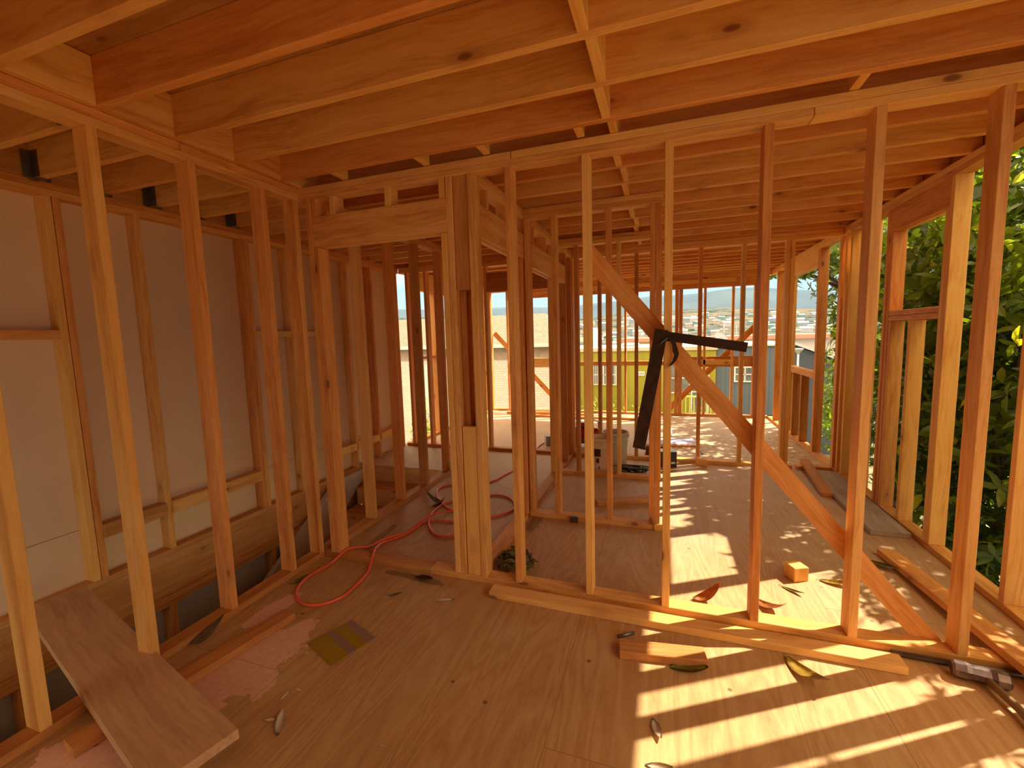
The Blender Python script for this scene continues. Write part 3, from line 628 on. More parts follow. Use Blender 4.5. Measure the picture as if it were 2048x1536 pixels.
# red air hose
bm = bmesh.new()
z = .010
H = [(-1.583, 4.60), (-1.62, 4.25), (-1.66, 4.07), (-1.83, 3.80), (-1.99, 3.66)]
P = [(-1.35, 6.3), (-1.62, 6.15), (-1.57, 5.9), (-1.59, 5.60), (-1.575, 5.36), (-1.58, 4.85), (-1.583, 4.455), (-1.623, 4.25), (-1.656, 4.08), (-1.82, 3.86),
     (-2.02, 3.86), (-2.10, 3.72), (-2.02, 3.54), (-1.87, 3.37), (-1.72, 3.26), (-1.50, 3.20), (-1.32, 3.24), (-1.22, 3.38), (-1.23, 3.50), (-1.30, 3.63), (-1.42, 3.70), (-1.53, 3.68), (-1.70, 3.56),
     (-1.83, 3.42), (-1.865, 3.285), (-1.846, 3.114), (-1.772, 2.953), (-1.686, 2.848), (-1.593, 2.787), (-1.49, 2.81), (-1.45, 2.93), (-1.55, 3.03), (-1.74, 3.035), (-1.83, 2.96), (-1.832, 2.84), (-1.85, 2.73), (-1.90, 2.64), (-1.937, 2.585), (-1.90, 2.45),
     (-1.84, 2.335), (-1.79, 2.22), (-1.763, 2.12), (-1.75, 2.013), (-1.751, 1.93), (-1.787, 1.86), (-1.848, 1.814), (-1.918, 1.807), (-1.984, 1.831), (-2.055, 1.891), (-2.10, 1.973), (-2.115, 2.06),
     (-2.095, 2.224), (-2.062, 2.358), (-2.00, 2.49), (-1.95, 2.575), (-1.90, 2.66), (-1.86, 2.76), (-1.84, 2.93), (-1.81, 3.10), (-1.70, 3.26), (-1.60, 3.34)]
pts = []
for i, (x, y) in enumerate(P):
    zz = .010
    if Y1-.03 < y < Y1+D+.03: zz = T+.012
    elif abs(y-Y1-.045) < .12: zz = .035
    if Y6-.02 < y < Y6+D+.02: zz = T+.012
    if i in (33, 34, 35, 37, 54, 55, 22, 23, 57, 58): zz += .016 if i > 50 else 0
    pts.append((x, y, zz))
tube(bm, pts, .0085, n=8, sub=7)
o = obj('air_hose', bm, M_hose); tag(o, 'red air hose looped across the hall doorway floor', 'hose')

# framing square hanging on the partition stud
sq = empty('framing_square', (-.02, Ya-.008, 1.47)); tag(sq, 'dark L shaped steel framing square hanging on a stud', 'square')
def bar(name, a, b_, wa, wb, y, th, mat, parent, off):
    bm = bmesh.new(); a, b_ = Vector((a[0], 0, a[1])), Vector((b_[0], 0, b_[1])); d = (b_-a).normalized(); nrm = Vector((-d.z, 0, d.x))
    c = [a+nrm*wa/2, a-nrm*wa/2, b_-nrm*wb/2, b_+nrm*wb/2]
    v1 = [bm.verts.new((p.x-off[0], y-off[1], p.z-off[2])) for p in c]; v2 = [bm.verts.new((p.x-off[0], y-th-off[1], p.z-off[2])) for p in c]
    bm.faces.new(v1); bm.faces.new(v2[::-1])
    for i in range(4): bm.faces.new((v1[i], v2[i], v2[(i+1) % 4], v1[(i+1) % 4]))
    return obj(name, bm, mat, parent)
so = sq.location
bar('tongue', (-.045, 1.4715), (.368, 1.3995), .046, .046, Ya-.004, .004, M_darksteel, sq, so)
bar('blade', (-.012, 1.495), (-.120, .888), .062, .062, Ya-.0085, .004, M_darksteel, sq, so)
# hooked claw that carries it
cl = empty('claw_hook', (.026, Ya-.014, 1.40)); tag(cl, 'dark curved claw hook driven into the stud under the square', 'hook')
bm = bmesh.new()
path = [(-.006, .052, .012), (.012, .040, .011), (.022, .012, .010), (.026, -.012, .013), (.032, -.030, .011), (.024, -.060, .010), (.004, -.085, .006), (-.014, -.098, .002)]
prev = None
for x, zz, r in path:
    ring = [bm.verts.new((x-r, .006, zz)), bm.verts.new((x-r, -.006, zz)), bm.verts.new((x+r, -.006, zz+.004)), bm.verts.new((x+r, .006, zz+.004))]
    if prev:
        for i in range(4): bm.faces.new((prev[i], prev[(i+1) % 4], ring[(i+1) % 4], ring[i]))
    else: bm.faces.new(ring)
    prev = ring
bm.faces.new(prev[::-1])
bmesh.ops.subdivide_edges(bm, edges=bm.edges[:], cuts=1, smooth=.6)
obj('curved_claw', bm, M_darksteel, cl)
bm = bmesh.new(); cyl(bm, (-.008, -.004, .055), (-.055, -.008, .018), .003, n=8); obj('long_nail', bm, M_steel, cl)

# buckets
def bucket_mat(col): return flat('bucket_plastic', col, .5, noise=.12, scale=6)
def bucket(x, y, r, h, col, label, tilt=0):
    b_ = empty('plastic_bucket', (x, y, .0), (0, 0, random.uniform(0, 3))); tag(b_, label, 'bucket')
    bm = bmesh.new()
    prof = [(0, .002), (r*.84, .002), (r*.88, .01), (r*.93, h*.62), (r*.94, h*.70), (r*1.02, h*.71), (r*1.02, h*.73), (r*.95, h*.745), (r*.955, h*.80), (r*1.04, h*.81), (r*1.04, h*.83), (r*.96, h*.845), (r*.97, h*.93), (r*1.05, h*.94), (r*1.06, h), (r*.985, h), (r*.95, h*.7), (r*.84, .02), (0, .02)]
    lathe(bm, prof, 40); bmesh.ops.remove_doubles(bm, verts=bm.verts, dist=.0005)
    obj('pail', bm, bucket_mat(col), b_)
    bm = bmesh.new()
    tube(bm, [(r*1.05*math.cos(a), r*1.05*math.sin(a)*1.0, h*.86-.12*math.sin((a)*1.0)) for a in [math.pi*k/10 for k in range(11)]], .0022, 6, 3)
    obj('wire_handle', bm, M_steel, b_)
    for s in (-1, 1):
        bm = bmesh.new(); cyl(bm, (s*r*.99, 0, h*.86), (s*r*1.09, 0, h*.86), .013, n=10); obj('handle_lug', bm, bucket_mat(col), b_)
    return b_
b1 = bucket(-.665, 4.79, .135, .36, (.78, .66, .44), 'nearer dirty white bucket with torn label')
b1.rotation_euler = (0, 0, 0)
# torn label bits
def lab(parent, r, z0, z1, a0, a1, mat, name='torn_label'):
    bm = bmesh.new(); prev = None
    for k in range(9):
        a = a0+(a1-a0)*k/8; j = .006*math.sin(k*2.3)
        v = (bm.verts.new((r*math.cos(a), r*math.sin(a), z0+j)), bm.verts.new((r*math.cos(a), r*math.sin(a), z1-j*1.5)))
        if prev: bm.faces.new((prev[0], v[0], v[1], prev[1]))
        prev = v
    bmesh.ops.solidify(bm, geom=bm.faces[:], thickness=.0006)
    return obj(name, bm, mat, parent)
M_bkbrown = flat('label_print', (.14, .07, .05), .6)
lab(b1, .131, .17, .26, R(-112), R(-78), M_bkbrown, 'printed_logo')
lab(b1, .1295, .10, .15, R(-100), R(-85), M_bkbrown, 'printed_panel')
lab(b1, .122, .03, .06, R(-88), R(-82), M_bkbrown, 'printed_mark')
b2 = bucket(-.525, 5.06, .145, .37, (.55, .50, .41), 'farther grey bucket behind the white one')
# red jerry can / compressor
rc = empty('red_compressor', (-.99, 5.75, 0)); rc.scale = (.8, .8, .62); tag(rc, 'glossy red compressor tank behind the hall wall stud', 'compressor')
M_red = flat('red_enamel', (.33, .015, .012), .18, noise=.05)
bm = bmesh.new(); prof = [(0, -.26), (.07, -.25), (.115, -.21), (.125, -.15), (.125, .15), (.115, .21), (.07, .25), (0, .26)]
lathe(bm, prof, 28); bmesh.ops.remove_doubles(bm, verts=bm.verts, dist=.0005)
obj('tank', bm, M_red, rc, (0, 0, .30), (0, R(90), 0))
bm = bmesh.new(); box(bm, -.10, .10, -.07, .07, .43, .53, .02); obj('motor', bm, M_red, rc)
bm = bmesh.new(); cyl(bm, (-.15, -.1, .06), (-.15, .1, .06), .06, n=20); cyl(bm, (.17, -.1, .06), (.17, .1, .06), .06, n=20); obj('wheel_pair', bm, M_blackmetal, rc)
bm = bmesh.new(); box(bm, -.19, .21, -.02, .02, .06, .18, .005); obj('foot_frame', bm, M_blackmetal, rc)
bm = bmesh.new(); tube(bm, [(-.2, 0, .42), (-.22, 0, .55), (0, 0, .60), (.2, 0, .56), (.22, 0, .42)], .009, 8, 4); obj('handle', bm, M_blackmetal, rc)
# cord pile
M_cord = flat('black_cord', (.018, .014, .014), .4)
bm = bmesh.new(); random.seed(5)
pts = []
for k in range(110):
    a = k*.52; rr = 1+.25*math.sin(k*.37)
    pts.append((-.30+.125*rr*math.cos(a)+.02*math.sin(k*.9), 4.74+.055*rr*math.sin(a), .012+.05*abs(math.sin(k*.21))))
tube(bm, pts, .006, 6, 4)
o = obj('cord_pile', bm, M_cord); tag(o, 'tangled black power cord beside the buckets', 'cord')
bm = bmesh.new(); tube(bm, [(-.43, 4.72, .02), (-.40, 4.70, .06), (-.36, 4.72, .05), (-.33, 4.71, .025)], .013, 8, 5)
o = obj('cord_plug', bm, flat('dark_red_plastic', (.22, .03, .02), .4)); tag(o, 'dark red plug on the black cord pile', 'plug')
# box of screws
bx = empty('carton_box', (.045, 5.08, 0), (0, 0, R(8))); tag(bx, 'small black carton with pale blue lid by the cross partition', 'box')
bm = bmesh.new(); box(bm, -.09, .09, -.06, .06, .001, .17, .004); obj('carton', bm, flat('black_card', (.012, .012, .016), .4), bx)
bm = bmesh.new(); box(bm, -.093, .093, -.063, .063, .17, .178, .002); obj('lid', bm, flat('blue_card', (.50, .60, .78), .3), bx)
bm = bmesh.new(); box(bm, .03, .075, -.0615, -.0602, .04, .06); obj('printed_mark', bm, M_white, bx)
# papers / plans
dp = empty('lilac_folder', (.14, 6.15, .0), (0, 0, R(10))); tag(dp, 'lilac sheet of plans on a board in the far room', 'papers')
bm = bmesh.new(); box(bm, -.25, .27, -.17, .17, .030, .034, .001); obj('top_sheet', bm, flat('lilac_paper', (.55, .52, .85), .5), dp)
bm = bmesh.new(); box(bm, -.30, .28, -.20, .15, .0, .029, .002); obj('backing_board', bm, W['x'], dp)
bm = bmesh.new(); lathe(bm, [(0, 0), (.055, 0), (.055, .14), (.02, .16), (.02, .185), (0, .185)], 20); bmesh.ops.remove_doubles(bm, verts=bm.verts, dist=.0003)
o = obj('pale_bottle', bm, flat('pale_pink', (.75, .66, .66), .3), None, (.06, 6.42, .0), smooth=True); tag(o, 'pale bottle standing behind the lilac sheet', 'bottle')
bm = bmesh.new(); tube(bm, [(.38, 6.1, .035), (.42, 5.9, .006), (.45, 5.65, .006)], .006, 6, 5)
o = obj('thin_cable', bm, M_cord); tag(o, 'thin black cable trailing from the lilac sheet', 'cable')
sk = empty('board_stack', (-.09, 5.52, 0)); tag(sk, 'low stack of dark red strips beyond the cross partition', 'boards')
for i in range(4):
    bm = bmesh.new(); box(bm, -.12, .12, -.05, .05, .001+.03*i, .028+.03*i, .002)
    obj('strip', bm, flat('dark_red_wood', (.20, .055, .03), .6, noise=.2) if i == 0 else bpy.data.materials['dark_red_wood'], sk, (.01*(i % 2), 0, 0))
bm = bmesh.new(); box(bm, -.12, .12, -.06, .06, .001, .13, .003)
o = obj('grey_case', bm, flat('grey_plastic', (.35, .37, .42), .5), None, (-1.42, 5.75, 0), (0, 0, R(25))); tag(o, 'grey case on the far floor inside the hose loop', 'case')

# fallen leaves
def leaf_geo(bm, L, Wd, M, curl=.25, fold=.12, n=5, mat=0):
    row = []
    for k in range(n+1):
        t = k/n; w = Wd*math.sin(math.pi*min(1, t*.93+.035))**.8*(1-.15*t)
        x = (t-.0)*L; zc = -curl*L*(t-.25)**2
        row.append([bm.verts.new(M @ Vector((x, -w/2, zc+fold*w))), bm.verts.new(M @ Vector((x, 0, zc))), bm.verts.new(M @ Vector((x, w/2, zc+fold*w)))])
    for a, b_ in zip(row, row[1:]):
        for j in (0, 1):
            f = bm.faces.new((a[j], b_[j], b_[j+1], a[j+1])); f.smooth = True; f.material_index = mat
def fallen(x, y, L, Wd, rot, col, label, curl=-.5, fold=.25, tilt=0.):
    m = bpy.data.materials.get('leaf_%s' % col[3]) or flat('leaf_%s' % col[3], col[:3], .45, noise=.35, scale=25)
    bm = bmesh.new(); leaf_geo(bm, L, Wd, Matrix.Identity(4), curl, fold, 9)
    bmesh.ops.solidify(bm, geom=bm.faces[:], thickness=.0012)
    zmin = min(v.co.z for v in bm.verts)
    bmesh.ops.translate(bm, verts=bm.verts, vec=(-L/2, 0, -zmin+.0005))
    o = obj('fallen_leaf', bm, m, None, (x, y, 0), (0, 0, rot)); tag(o, label, 'leaf')
    bm = bmesh.new(); cyl(bm, (-L/2-.02, 0, .003), (-L/2+.02, 0, .006), .0014, n=6); obj('leaf_stem', bm, m, o)
yel = (.50, .30, .03, 'yellow'); ora = (.52, .18, .03, 'orange'); gre = (.30, .24, .03, 'green'); bro = (.13, .055, .03, 'brown'); tan = (.35, .24, .14, 'tan')
fallen(.235, 2.50, .15, .085, R(20), ora, 'curled orange leaf with green rim on the sunny floor', -1.2, .22)
fallen(.545, 2.50, .18, .085, R(-50), ora, 'long curled brown orange leaf right of the square', -.9, .15)
fallen(.115, 1.93, .16, .075, R(10), gre, 'green and orange leaf against the sunlit offcut', -.2, .15)
fallen(.585, 2.03, .22, .085, R(-62), yel, 'long yellow leaf on the floor before the loose 2x4', -.6, .12)
fallen(.955, 2.87, .16, .06, R(-15), yel, 'yellow green leaf behind the cracked stud', -.4, .2)
fallen(.70, 2.72, .12, .03, R(-40), gre, 'small dark leaf beside the wood cube', -.3, .2)
fallen(1.275, 3.17, .19, .07, R(-45), gre, 'dark green leaf under the diagonal brace by the long board', -.3, .2)
fallen(-1.39, 2.235, .14, .055, R(-12), bro, 'dark brown leaf against the doorway plate', -.3, .3)
fallen(-1.98, 3.40, .14, .06, R(200), tan, 'pale curled leaf on the hall floor by the hose', -1.6, .6)
fallen(-1.885, 3.33, .11, .04, R(40), bro, 'thin brown leaf on the hall floor by the hose', -1.2, .4)
fallen(-2.14, 2.0, .11, .05, R(60), gre, 'olive leaf under the hose end by the stair wall', -.4, .2)
fallen(-1.47, 2.04, .09, .03, R(15), tan, 'crumbled tan leaf on the near floor', -.4, .2)
fallen(-2.13, 1.40, .15, .07, R(65), tan, 'grey crumpled leaf on the stair wall plate', -1.1, .5)
for o in list(C.objects):
    if o.name.startswith('fallen_leaf') and o.get('label', '').startswith('grey crumpled'): o.location = (-2.17, 1.44, .001)
bm = bmesh.new()
random.seed(11)
lp = empty('leaf_pile', (-.90, 2.55, 0)); tag(lp, 'pile of crumpled green leaves behind the doorway post', 'leaves', kind='stuff')
for k in range(60):
    a_ = random.uniform(0, 6.28); r_ = .12*math.sqrt(random.random()); Mx = Matrix.Translation((r_*math.cos(a_), r_*math.sin(a_)*1.2, random.uniform(.0, .075)*(1-r_/.14)+.004)) @ Matrix.Rotation(random.uniform(0, 6.28), 4, 'Z') @ Matrix.Rotation(random.uniform(-.5, .5), 4, 'Y') @ Matrix.Rotation(random.uniform(-.8, .8), 4, 'X') @ Matrix.Translation((-.035, 0, 0))
    leaf_geo(bm, random.uniform(.05, .085), .035, Mx, .5, .35, 4)
zmin = min(v.co.z for v in bm.verts); bmesh.ops.translate(bm, verts=bm.verts, vec=(0, 0, -zmin))
obj('leaves', bm, flat('pile_leaf', (.13, .12, .04), .5, noise=.5, scale=18), lp)
# shavings and chips
random.seed(3)
chips = [(-1.50, 1.25, .05), (-1.45, 1.32, .03), (-1.37, 1.12, .11), (-1.42, 1.18, .06), (-1.12, 2.10, .10), (-.98, 1.2, .03), (-.05, 1.42, .09), (-.03, 1.62, .10), (.35, 1.40, .03), (-.05, 1.35, .04)]
for i, (x, y, L) in enumerate(chips):
    bm = bmesh.new(); leaf_geo(bm, L, L*.36, Matrix.Identity(4), -.3, .2, 4); bmesh.ops.solidify(bm, geom=bm.faces[:], thickness=.001)
    zmin = min(v.co.z for v in bm.verts); bmesh.ops.translate(bm, verts=bm.verts, vec=(0, 0, -zmin+.0003))
    o = obj('wood_chip', bm, bpy.data.materials.get('chip') or flat('chip', (.88, .70, .52), .7, noise=.2), None, (x, y, 0), (0, 0, random.uniform(0, 6))); tag(o, 'small curled wood chip on the bare plywood floor', 'wood chip', 'wood chips on the near floor')

# ------------------------------------------------------------------ outside: ground, plants
def ground_mat():
    m, nt, b = new_mat('garden_ground')
    tc = N(nt, 'ShaderNodeTexCoord'); nz = N(nt, 'ShaderNodeTexNoise', _Scale=.6, _Detail=8.); nt.links.new(tc.outputs['Object'], nz.inputs['Vector'])
    r = ramp(nt, nz.outputs[0], [(.3, (.10, .10, .045)), (.55, (.18, .15, .08)), (.75, (.30, .24, .15))]); nt.links.new(r.outputs[0], b.inputs['Base Color']); b.inputs['Roughness'].default_value = .95
    return m
bm = bmesh.new()
gx, gy = 60, 60
def gh(x, y):
    h = -3.0
    if y > 9: h -= (y-9)*.05
    if y > 60: h = -5.5-(y-60)*.05
    return h+.12*math.sin(x*.7)*math.cos(y*.5)
V = [[bm.verts.new((x, y, gh(x, y))) for y in [(-10+j*j*.08) for j in range(gy)]] for x in [-90+i*3.2 for i in range(gx)]]
for i in range(gx-1):
    for j in range(gy-1): bm.faces.new((V[i][j], V[i+1][j], V[i+1][j+1], V[i][j+1]))
o = obj('ground', bm, ground_mat(), smooth=True); tag(o, kind='structure')

def leaf_mat(name, dark, light, yel_, trans=.35, rough=.35):
    m = bpy.data.materials.new(name); m.use_nodes = True; nt = m.node_tree; nt.nodes.clear()
    out = nt.nodes.new('ShaderNodeOutputMaterial')
    pb = nt.nodes.new('ShaderNodeBsdfPrincipled'); tr = nt.nodes.new('ShaderNodeBsdfTranslucent'); mx = nt.nodes.new('ShaderNodeMixShader')
    g = nt.nodes.new('ShaderNodeNewGeometry')
    r = ramp(nt, g.outputs['Random Per Island'], [(0, dark), (.55, light), (.92, light), (1, yel_)])
    nt.links.new(r.outputs[0], pb.inputs['Base Color']); pb.inputs['Roughness'].default_value = rough
    tcol = mixc(nt, 1., r.outputs[0], (2.2, 2.0, .5), 'MULTIPLY'); nt.links.new(tcol, tr.inputs[0])
    mx.inputs[0].default_value = trans
    nt.links.new(pb.outputs[0], mx.inputs[1]); nt.links.new(tr.outputs[0], mx.inputs[2]); nt.links.new(mx.outputs[0], out.inputs[0])
    return m
LM_big = leaf_mat('magnolia_leaf', (.04, .075, .012), (.12, .18, .022), (.45, .42, .03), .5, .28)
LM_mid = leaf_mat('laurel_leaf', (.03, .055, .01), (.10, .15, .018), (.42, .42, .04), .5, .25)
LM_small = leaf_mat('hedge_leaf', (.02, .045, .008), (.055, .11, .016), (.22, .28, .03), .4, .3)
M_bark = flat('bark', (.07, .05, .035), .9, noise=.3, scale=12, bump=.3)
def allowed(p):
    x, y, z = p
    if x < XR2+.32: return False
    yw = y-.6*(x-1.70)
    zw = z-1.305*(x-1.7)
    if yw < 2.25: pass
    elif yw < 3.52 and zw > .9: return False
    elif yw < 4.22 and zw > 1.52: return False
    if y > 5.0 and x/y < .288 and (z-1.475)/y < .062: return False
    if x/max(y, .1) < .165: return False
    return True
def screen(name, label, cat, x0, x1, w0, w1, z0, z1, nleaf, L, mat, seed, trunk):
    rnd = random.Random(seed); root = empty(name, trunk[0]); tag(root, label, cat); T0 = Vector(trunk[0])
    bm = bmesh.new(); cyl(bm, (0, 0, 0), Vector(trunk[1])-T0, .05, .02, 8)
    for k in range(5):
        x = rnd.uniform(x0, x1); y = rnd.uniform(w0, w1)+.6*(x-1.7); zz = z0+(z1-z0)*rnd.uniform(.5, 1)*.8+1.305*(x-1.7)
        tube(bm, [Vector(trunk[1])-T0-Vector((0, 0, .4)), (Vector(trunk[1])+Vector((x, y, zz)))/2-T0, Vector((x, y, zz))-T0], .014, 6, 4)
    obj('trunk', bm, M_bark, root)
    bm = bmesh.new(); k = 0
    while k < nleaf:
        x = rnd.uniform(x0, x1); yw = rnd.uniform(w0, w1); zw = z0+(z1-z0)*rnd.random()
        p = Vector((x, yw+.6*(x-1.7), zw+1.305*(x-1.7)))
        if MN.noise(p*2.6) < -.16: continue
        k += 5
        if not allowed(p): continue
        ax = Vector((rnd.uniform(-1, .3), rnd.uniform(-.7, .7), rnd.uniform(-.2, 1))).normalized(); u = ax.orthogonal().normalized(); w = ax.cross(u); ph = rnd.uniform(0, 6.28)
        for j in range(5):
            a = ph+2*math.pi*j/5+rnd.uniform(-.3, .3); d = ((math.cos(a)*u+math.sin(a)*w)*.9+ax*rnd.uniform(-.1, .6)).normalized(); sd_ = d.cross(ax)
            if sd_.length < .1: continue
            sd_.normalize(); l = L*rnd.uniform(.6, 1.2); Mx = Matrix((d, sd_, sd_.cross(d))).transposed().to_4x4(); Mx.translation = p-T0
            leaf_geo(bm, l, l*.40, Mx, rnd.uniform(.1, .6), .12, 3)
    obj('foliage', bm, mat, root); return root
def plant(name, label, cat, trunk, blobs, nleaf, L, mat, seed, group=None, strict=True, rosette=6):
    rnd = random.Random(seed)
    root = empty(name, trunk[0]); tag(root, label, cat, group)
    T0 = Vector(trunk[0])
    bm = bmesh.new()
    top = Vector(trunk[1]); cyl(bm, (0, 0, 0), top-T0, trunk[2], trunk[2]*.55, 10)
    for (c, r) in blobs:
        c = Vector(c)
        mid = (top+c)/2+Vector((rnd.uniform(-.1, .1), rnd.uniform(-.1, .1), -.1))
        tube(bm, [top-T0-Vector((0, 0, .3)), mid-T0, c-T0], trunk[2]*.28, 6, 4)
    obj('trunk', bm, M_bark, root)
    bm = bmesh.new()
    tot = sum(r[0]*r[1]*r[2] if isinstance(r, tuple) else r**3 for c, r in blobs)
    for c, r in blobs:
        rr = r if isinstance(r, tuple) else (r, r, r)
        k = max(1, int(nleaf/rosette*rr[0]*rr[1]*rr[2]/tot))
        for _ in range(k):
            while True:
                v = Vector((rnd.uniform(-1, 1), rnd.uniform(-1, 1), rnd.uniform(-1, 1)))
                if .25 < v.length < 1: break
            p = Vector(c)+Vector((v.x*rr[0], v.y*rr[1], v.z*rr[2]))
            if strict and not allowed(p): continue
            ax = (v.normalized()+Vector((rnd.uniform(-.5, .5), rnd.uniform(-.5, .5), rnd.uniform(-.1, .9)))).normalized()
            u = ax.orthogonal().normalized(); w = ax.cross(u)
            ph = rnd.uniform(0, 6.28)
            for j in range(rosette):
                a = ph+2*math.pi*j/rosette+rnd.uniform(-.3, .3)
                d = (math.cos(a)*u+math.sin(a)*w)*.9+ax*rnd.uniform(-.1, .7); d.normalize()
                s = d.cross(ax)
                if s.length < .1: continue
                s.normalize(); nn = s.cross(d)
                l = L*rnd.uniform(.65, 1.2)
                Mx = Matrix((d, s, nn)).transposed().to_4x4(); Mx.translation = p-T0
                leaf_geo(bm, l, l*.38, Mx, rnd.uniform(.1, .6), .12, 3)
    obj('foliage', bm, mat, root)
    return root
plant('loquat_tree', 'big leaved tree right outside the window opening', 'tree', ((3.6, 7.0, -3.1), (3.5, 6.9, 1.2), .11),
      [((2.75, 6.2, 2.2), (.6, 1.2, .75)), ((3.3, 7.4, 2.9), (.9, 1.3, .8)), ((2.6, 7.2, 1.2), (.5, .9, .6)), ((3.3, 5.6, 1.9), (.7, .9, .7)), ((3.0, 8.6, 3.0), (.7, 1.2, .6))], 2600, .20, LM_big, 1)
plant('loquat_tree', 'big leaved tree at the right edge outside the right wall', 'tree', ((4.2, 4.6, -3.1), (4.1, 4.7, 1.0), .12),
      [((3.5, 4.9, 2.3), (.8, .8, .7)), ((4.3, 5.2, 3.1), (.9, 1.0, .8)), ((4.0, 4.0, 1.9), (.8, .8, .8)), ((4.9, 5.4, 3.7), (.9, 1.1, .9)), ((3.2, 4.3, 1.2), (.6, .7, .6))], 2300, .19, LM_big, 2)
plant('overhanging_tree', 'tree branch hanging down outside the far right window', 'tree', ((3.9, 11.0, -3.3), (3.6, 10.6, 2.4), .13),
      [((2.6, 9.9, 2.75), (.75, .9, .45)), ((3.1, 10.8, 3.3), (1.1, 1.2, .6)), ((2.15, 10.3, 2.75), (.35, .5, .35)), ((3.9, 11.5, 2.6), (.8, 1.2, 1.1))], 2600, .17, leaf_mat('dark_leaf', (.025, .05, .012), (.06, .10, .02), (.2, .25, .03), .35), 3)
plant('garden_shrub', 'dense small leaved shrub below the window sill outside', 'shrub', ((2.9, 5.3, -3.1), (2.8, 5.2, -.6), .06),
      [((2.7, 5.2, .2), (.6, 1.0, .8)), ((2.9, 6.6, .4), (.7, 1.0, .9)), ((2.6, 4.3, -.3), (.5, .8, .7)), ((3.3, 5.8, .9), (.6, .9, .6))], 9000, .075, LM_small, 4)
screen('laurel_shrub', 'leafy laurel shrub pressed against the wall below the window opening', 'shrub', 2.08, 3.0, 3.55, 4.3, -1.4, 1.52, 2000, .15, LM_mid, 31, ((2.5, 4.3, -3.1), (2.5, 4.4, .6)))
screen('laurel_shrub', 'tall laurel shrub beyond the window toward the far room', 'shrub', 2.08, 3.1, 4.25, 5.5, -1.6, 1.9, 4300, .17, LM_mid, 32, ((2.6, 5.4, -3.1), (2.6, 5.4, 1.0)))
screen('laurel_shrub', 'laurel shrub at the lower right beyond the wall studs', 'shrub', 2.08, 3.2, 2.3, 3.5, -1.6, .9, 2200, .12, LM_mid, 33, ((2.6, 3.2, -3.1), (2.6, 3.3, .2)))
screen('laurel_shrub', 'laurel shrub mostly outside the right edge of the view', 'shrub', 2.2, 3.2, .6, 2.25, -1.0, 2.2, 2600, .13, LM_mid, 34, ((2.7, 1.9, -3.1), (2.7, 2.0, .8)))
plant('garden_shrub', 'dark shrub beyond the near right wall studs', 'shrub', ((3.1, 3.7, -3.1), (3.0, 3.8, -.9), .06),
      [((3.0, 3.6, -.3), (.7, .9, .8)), ((3.6, 4.4, .4), (.8, .9, .8)), ((2.6, 3.0, -.9), (.5, .8, .6))], 7500, .075, LM_small, 5)
plant('garden_shrub', 'bright leaved shrub under the far room side window', 'shrub', ((2.7, 8.3, -3.1), (2.7, 8.3, -.4), .05),
      [((2.75, 8.6, .1), (.6, 1.2, .75)), ((3.4, 9.4, .5), (.8, 1.2, .9))], 5000, .09, leaf_mat('bright_leaf', (.05, .09, .012), (.13, .21, .02), (.4, .45, .03), .45), 6)
plant('hedge_row', 'tall dark hedge behind the garden trees', 'hedge', ((6.2, 9.0, -3.1), (6.2, 9.0, .5), .15),
      [((5.6, 6.6, .3), (1.0, 1.6, 2.6)), ((5.9, 9.0, 1.2), (1.1, 1.8, 3.2)), ((6.2, 11.6, 1.4), (1.2, 1.9, 3.3)), ((6.4, 5.0, 1.6), (1.0, 1.5, 2.9)), ((6.9, 8.2, 3.6), (1.3, 2.4, 2.2)), ((5.2, 3.4, .6), (1.0, 1.4, 2.8)), ((6.6, 14.5, .6), (1.4, 2.2, 3.2))], 21000, .18, leaf_mat('hedge_dark', (.012, .028, .006), (.035, .07, .012), (.12, .17, .02), .3), 7)

# ------------------------------------------------------------------ outside: neighbouring buildings
M_green = flat('lime_siding', (.34, .31, .03), .7, noise=.06, scale=.8)
M_blue = flat('slate_blue_siding', (.12, .155, .21), .7, noise=.08, scale=.8)
M_pink = flat('pink_roofing', (.80, .55, .45), .8, noise=.1, scale=1)
M_glass = flat('window_glass', (.16, .18, .20), .12, noise=.3, scale=3)
def siding(root, a, step, mat, name='wall'):
    bm = bmesh.new(); box(bm, *a)
    x = a[0]+step
    while x < a[1]-.05:
        box(bm, x-.012, x+.012, a[2]-.012, a[2]+.0, a[4], a[5]); x += step
    lo = root.location; bmesh.ops.translate(bm, verts=bm.verts, vec=(-lo[0], -lo[1], -lo[2]))
    return obj(name, bm, mat, root)
gb = empty('green_house', (-2, 20, -3.6)); tag(gb, 'lime green building with flat pink roof beyond the far wall', 'building')
siding(gb, (-6.6, 2.05, 20, 26, -3.6, .74), .30, M_green)
child_box('roof', gb, (-6.7, 2.1, 19.92, 26.2, .74, .90), M_pink, .01)
def window_on(root, x0, x1, z0, z1, y, bars=0, mull=1, glass=M_glass, frame=M_white, door=False):
    f = child_box('window', root, (x0, x1, y-.03, y-.001, z0, z1), glass, 0)
    bm = bmesh.new(); w = .05
    for a in ((x0-w, x0, z0-w, z1+w), (x1, x1+w, z0-w, z1+w), (x0, x1, z1, z1+w), (x0, x1, z0-w, z0)): box(bm, a[0], a[1], y-.06, y-.002, a[2], a[3])
    if mull: box(bm, (x0+x1)/2-.02, (x0+x1)/2+.02, y-.05, y-.032, z0, z1)
    if mull > 1: box(bm, x0, x1, y-.05, y-.032, (z0+z1)/2-.02, (z0+z1)/2+.02)
    for k in range(bars):
        xx = x0+(x1-x0)*(k+.5)/bars; box(bm, xx-.012, xx+.012, y-.09, y-.065, z0-.04, z1+.04)
    lo = root.location; bmesh.ops.translate(bm, verts=bm.verts, vec=(-lo[0], -lo[1], -lo[2]))
    g_ = obj('window_frame', bm, frame, f)
    return f
window_on(gb, -3.14, -2.05, -.72, .12, 20, bars=12, mull=2)
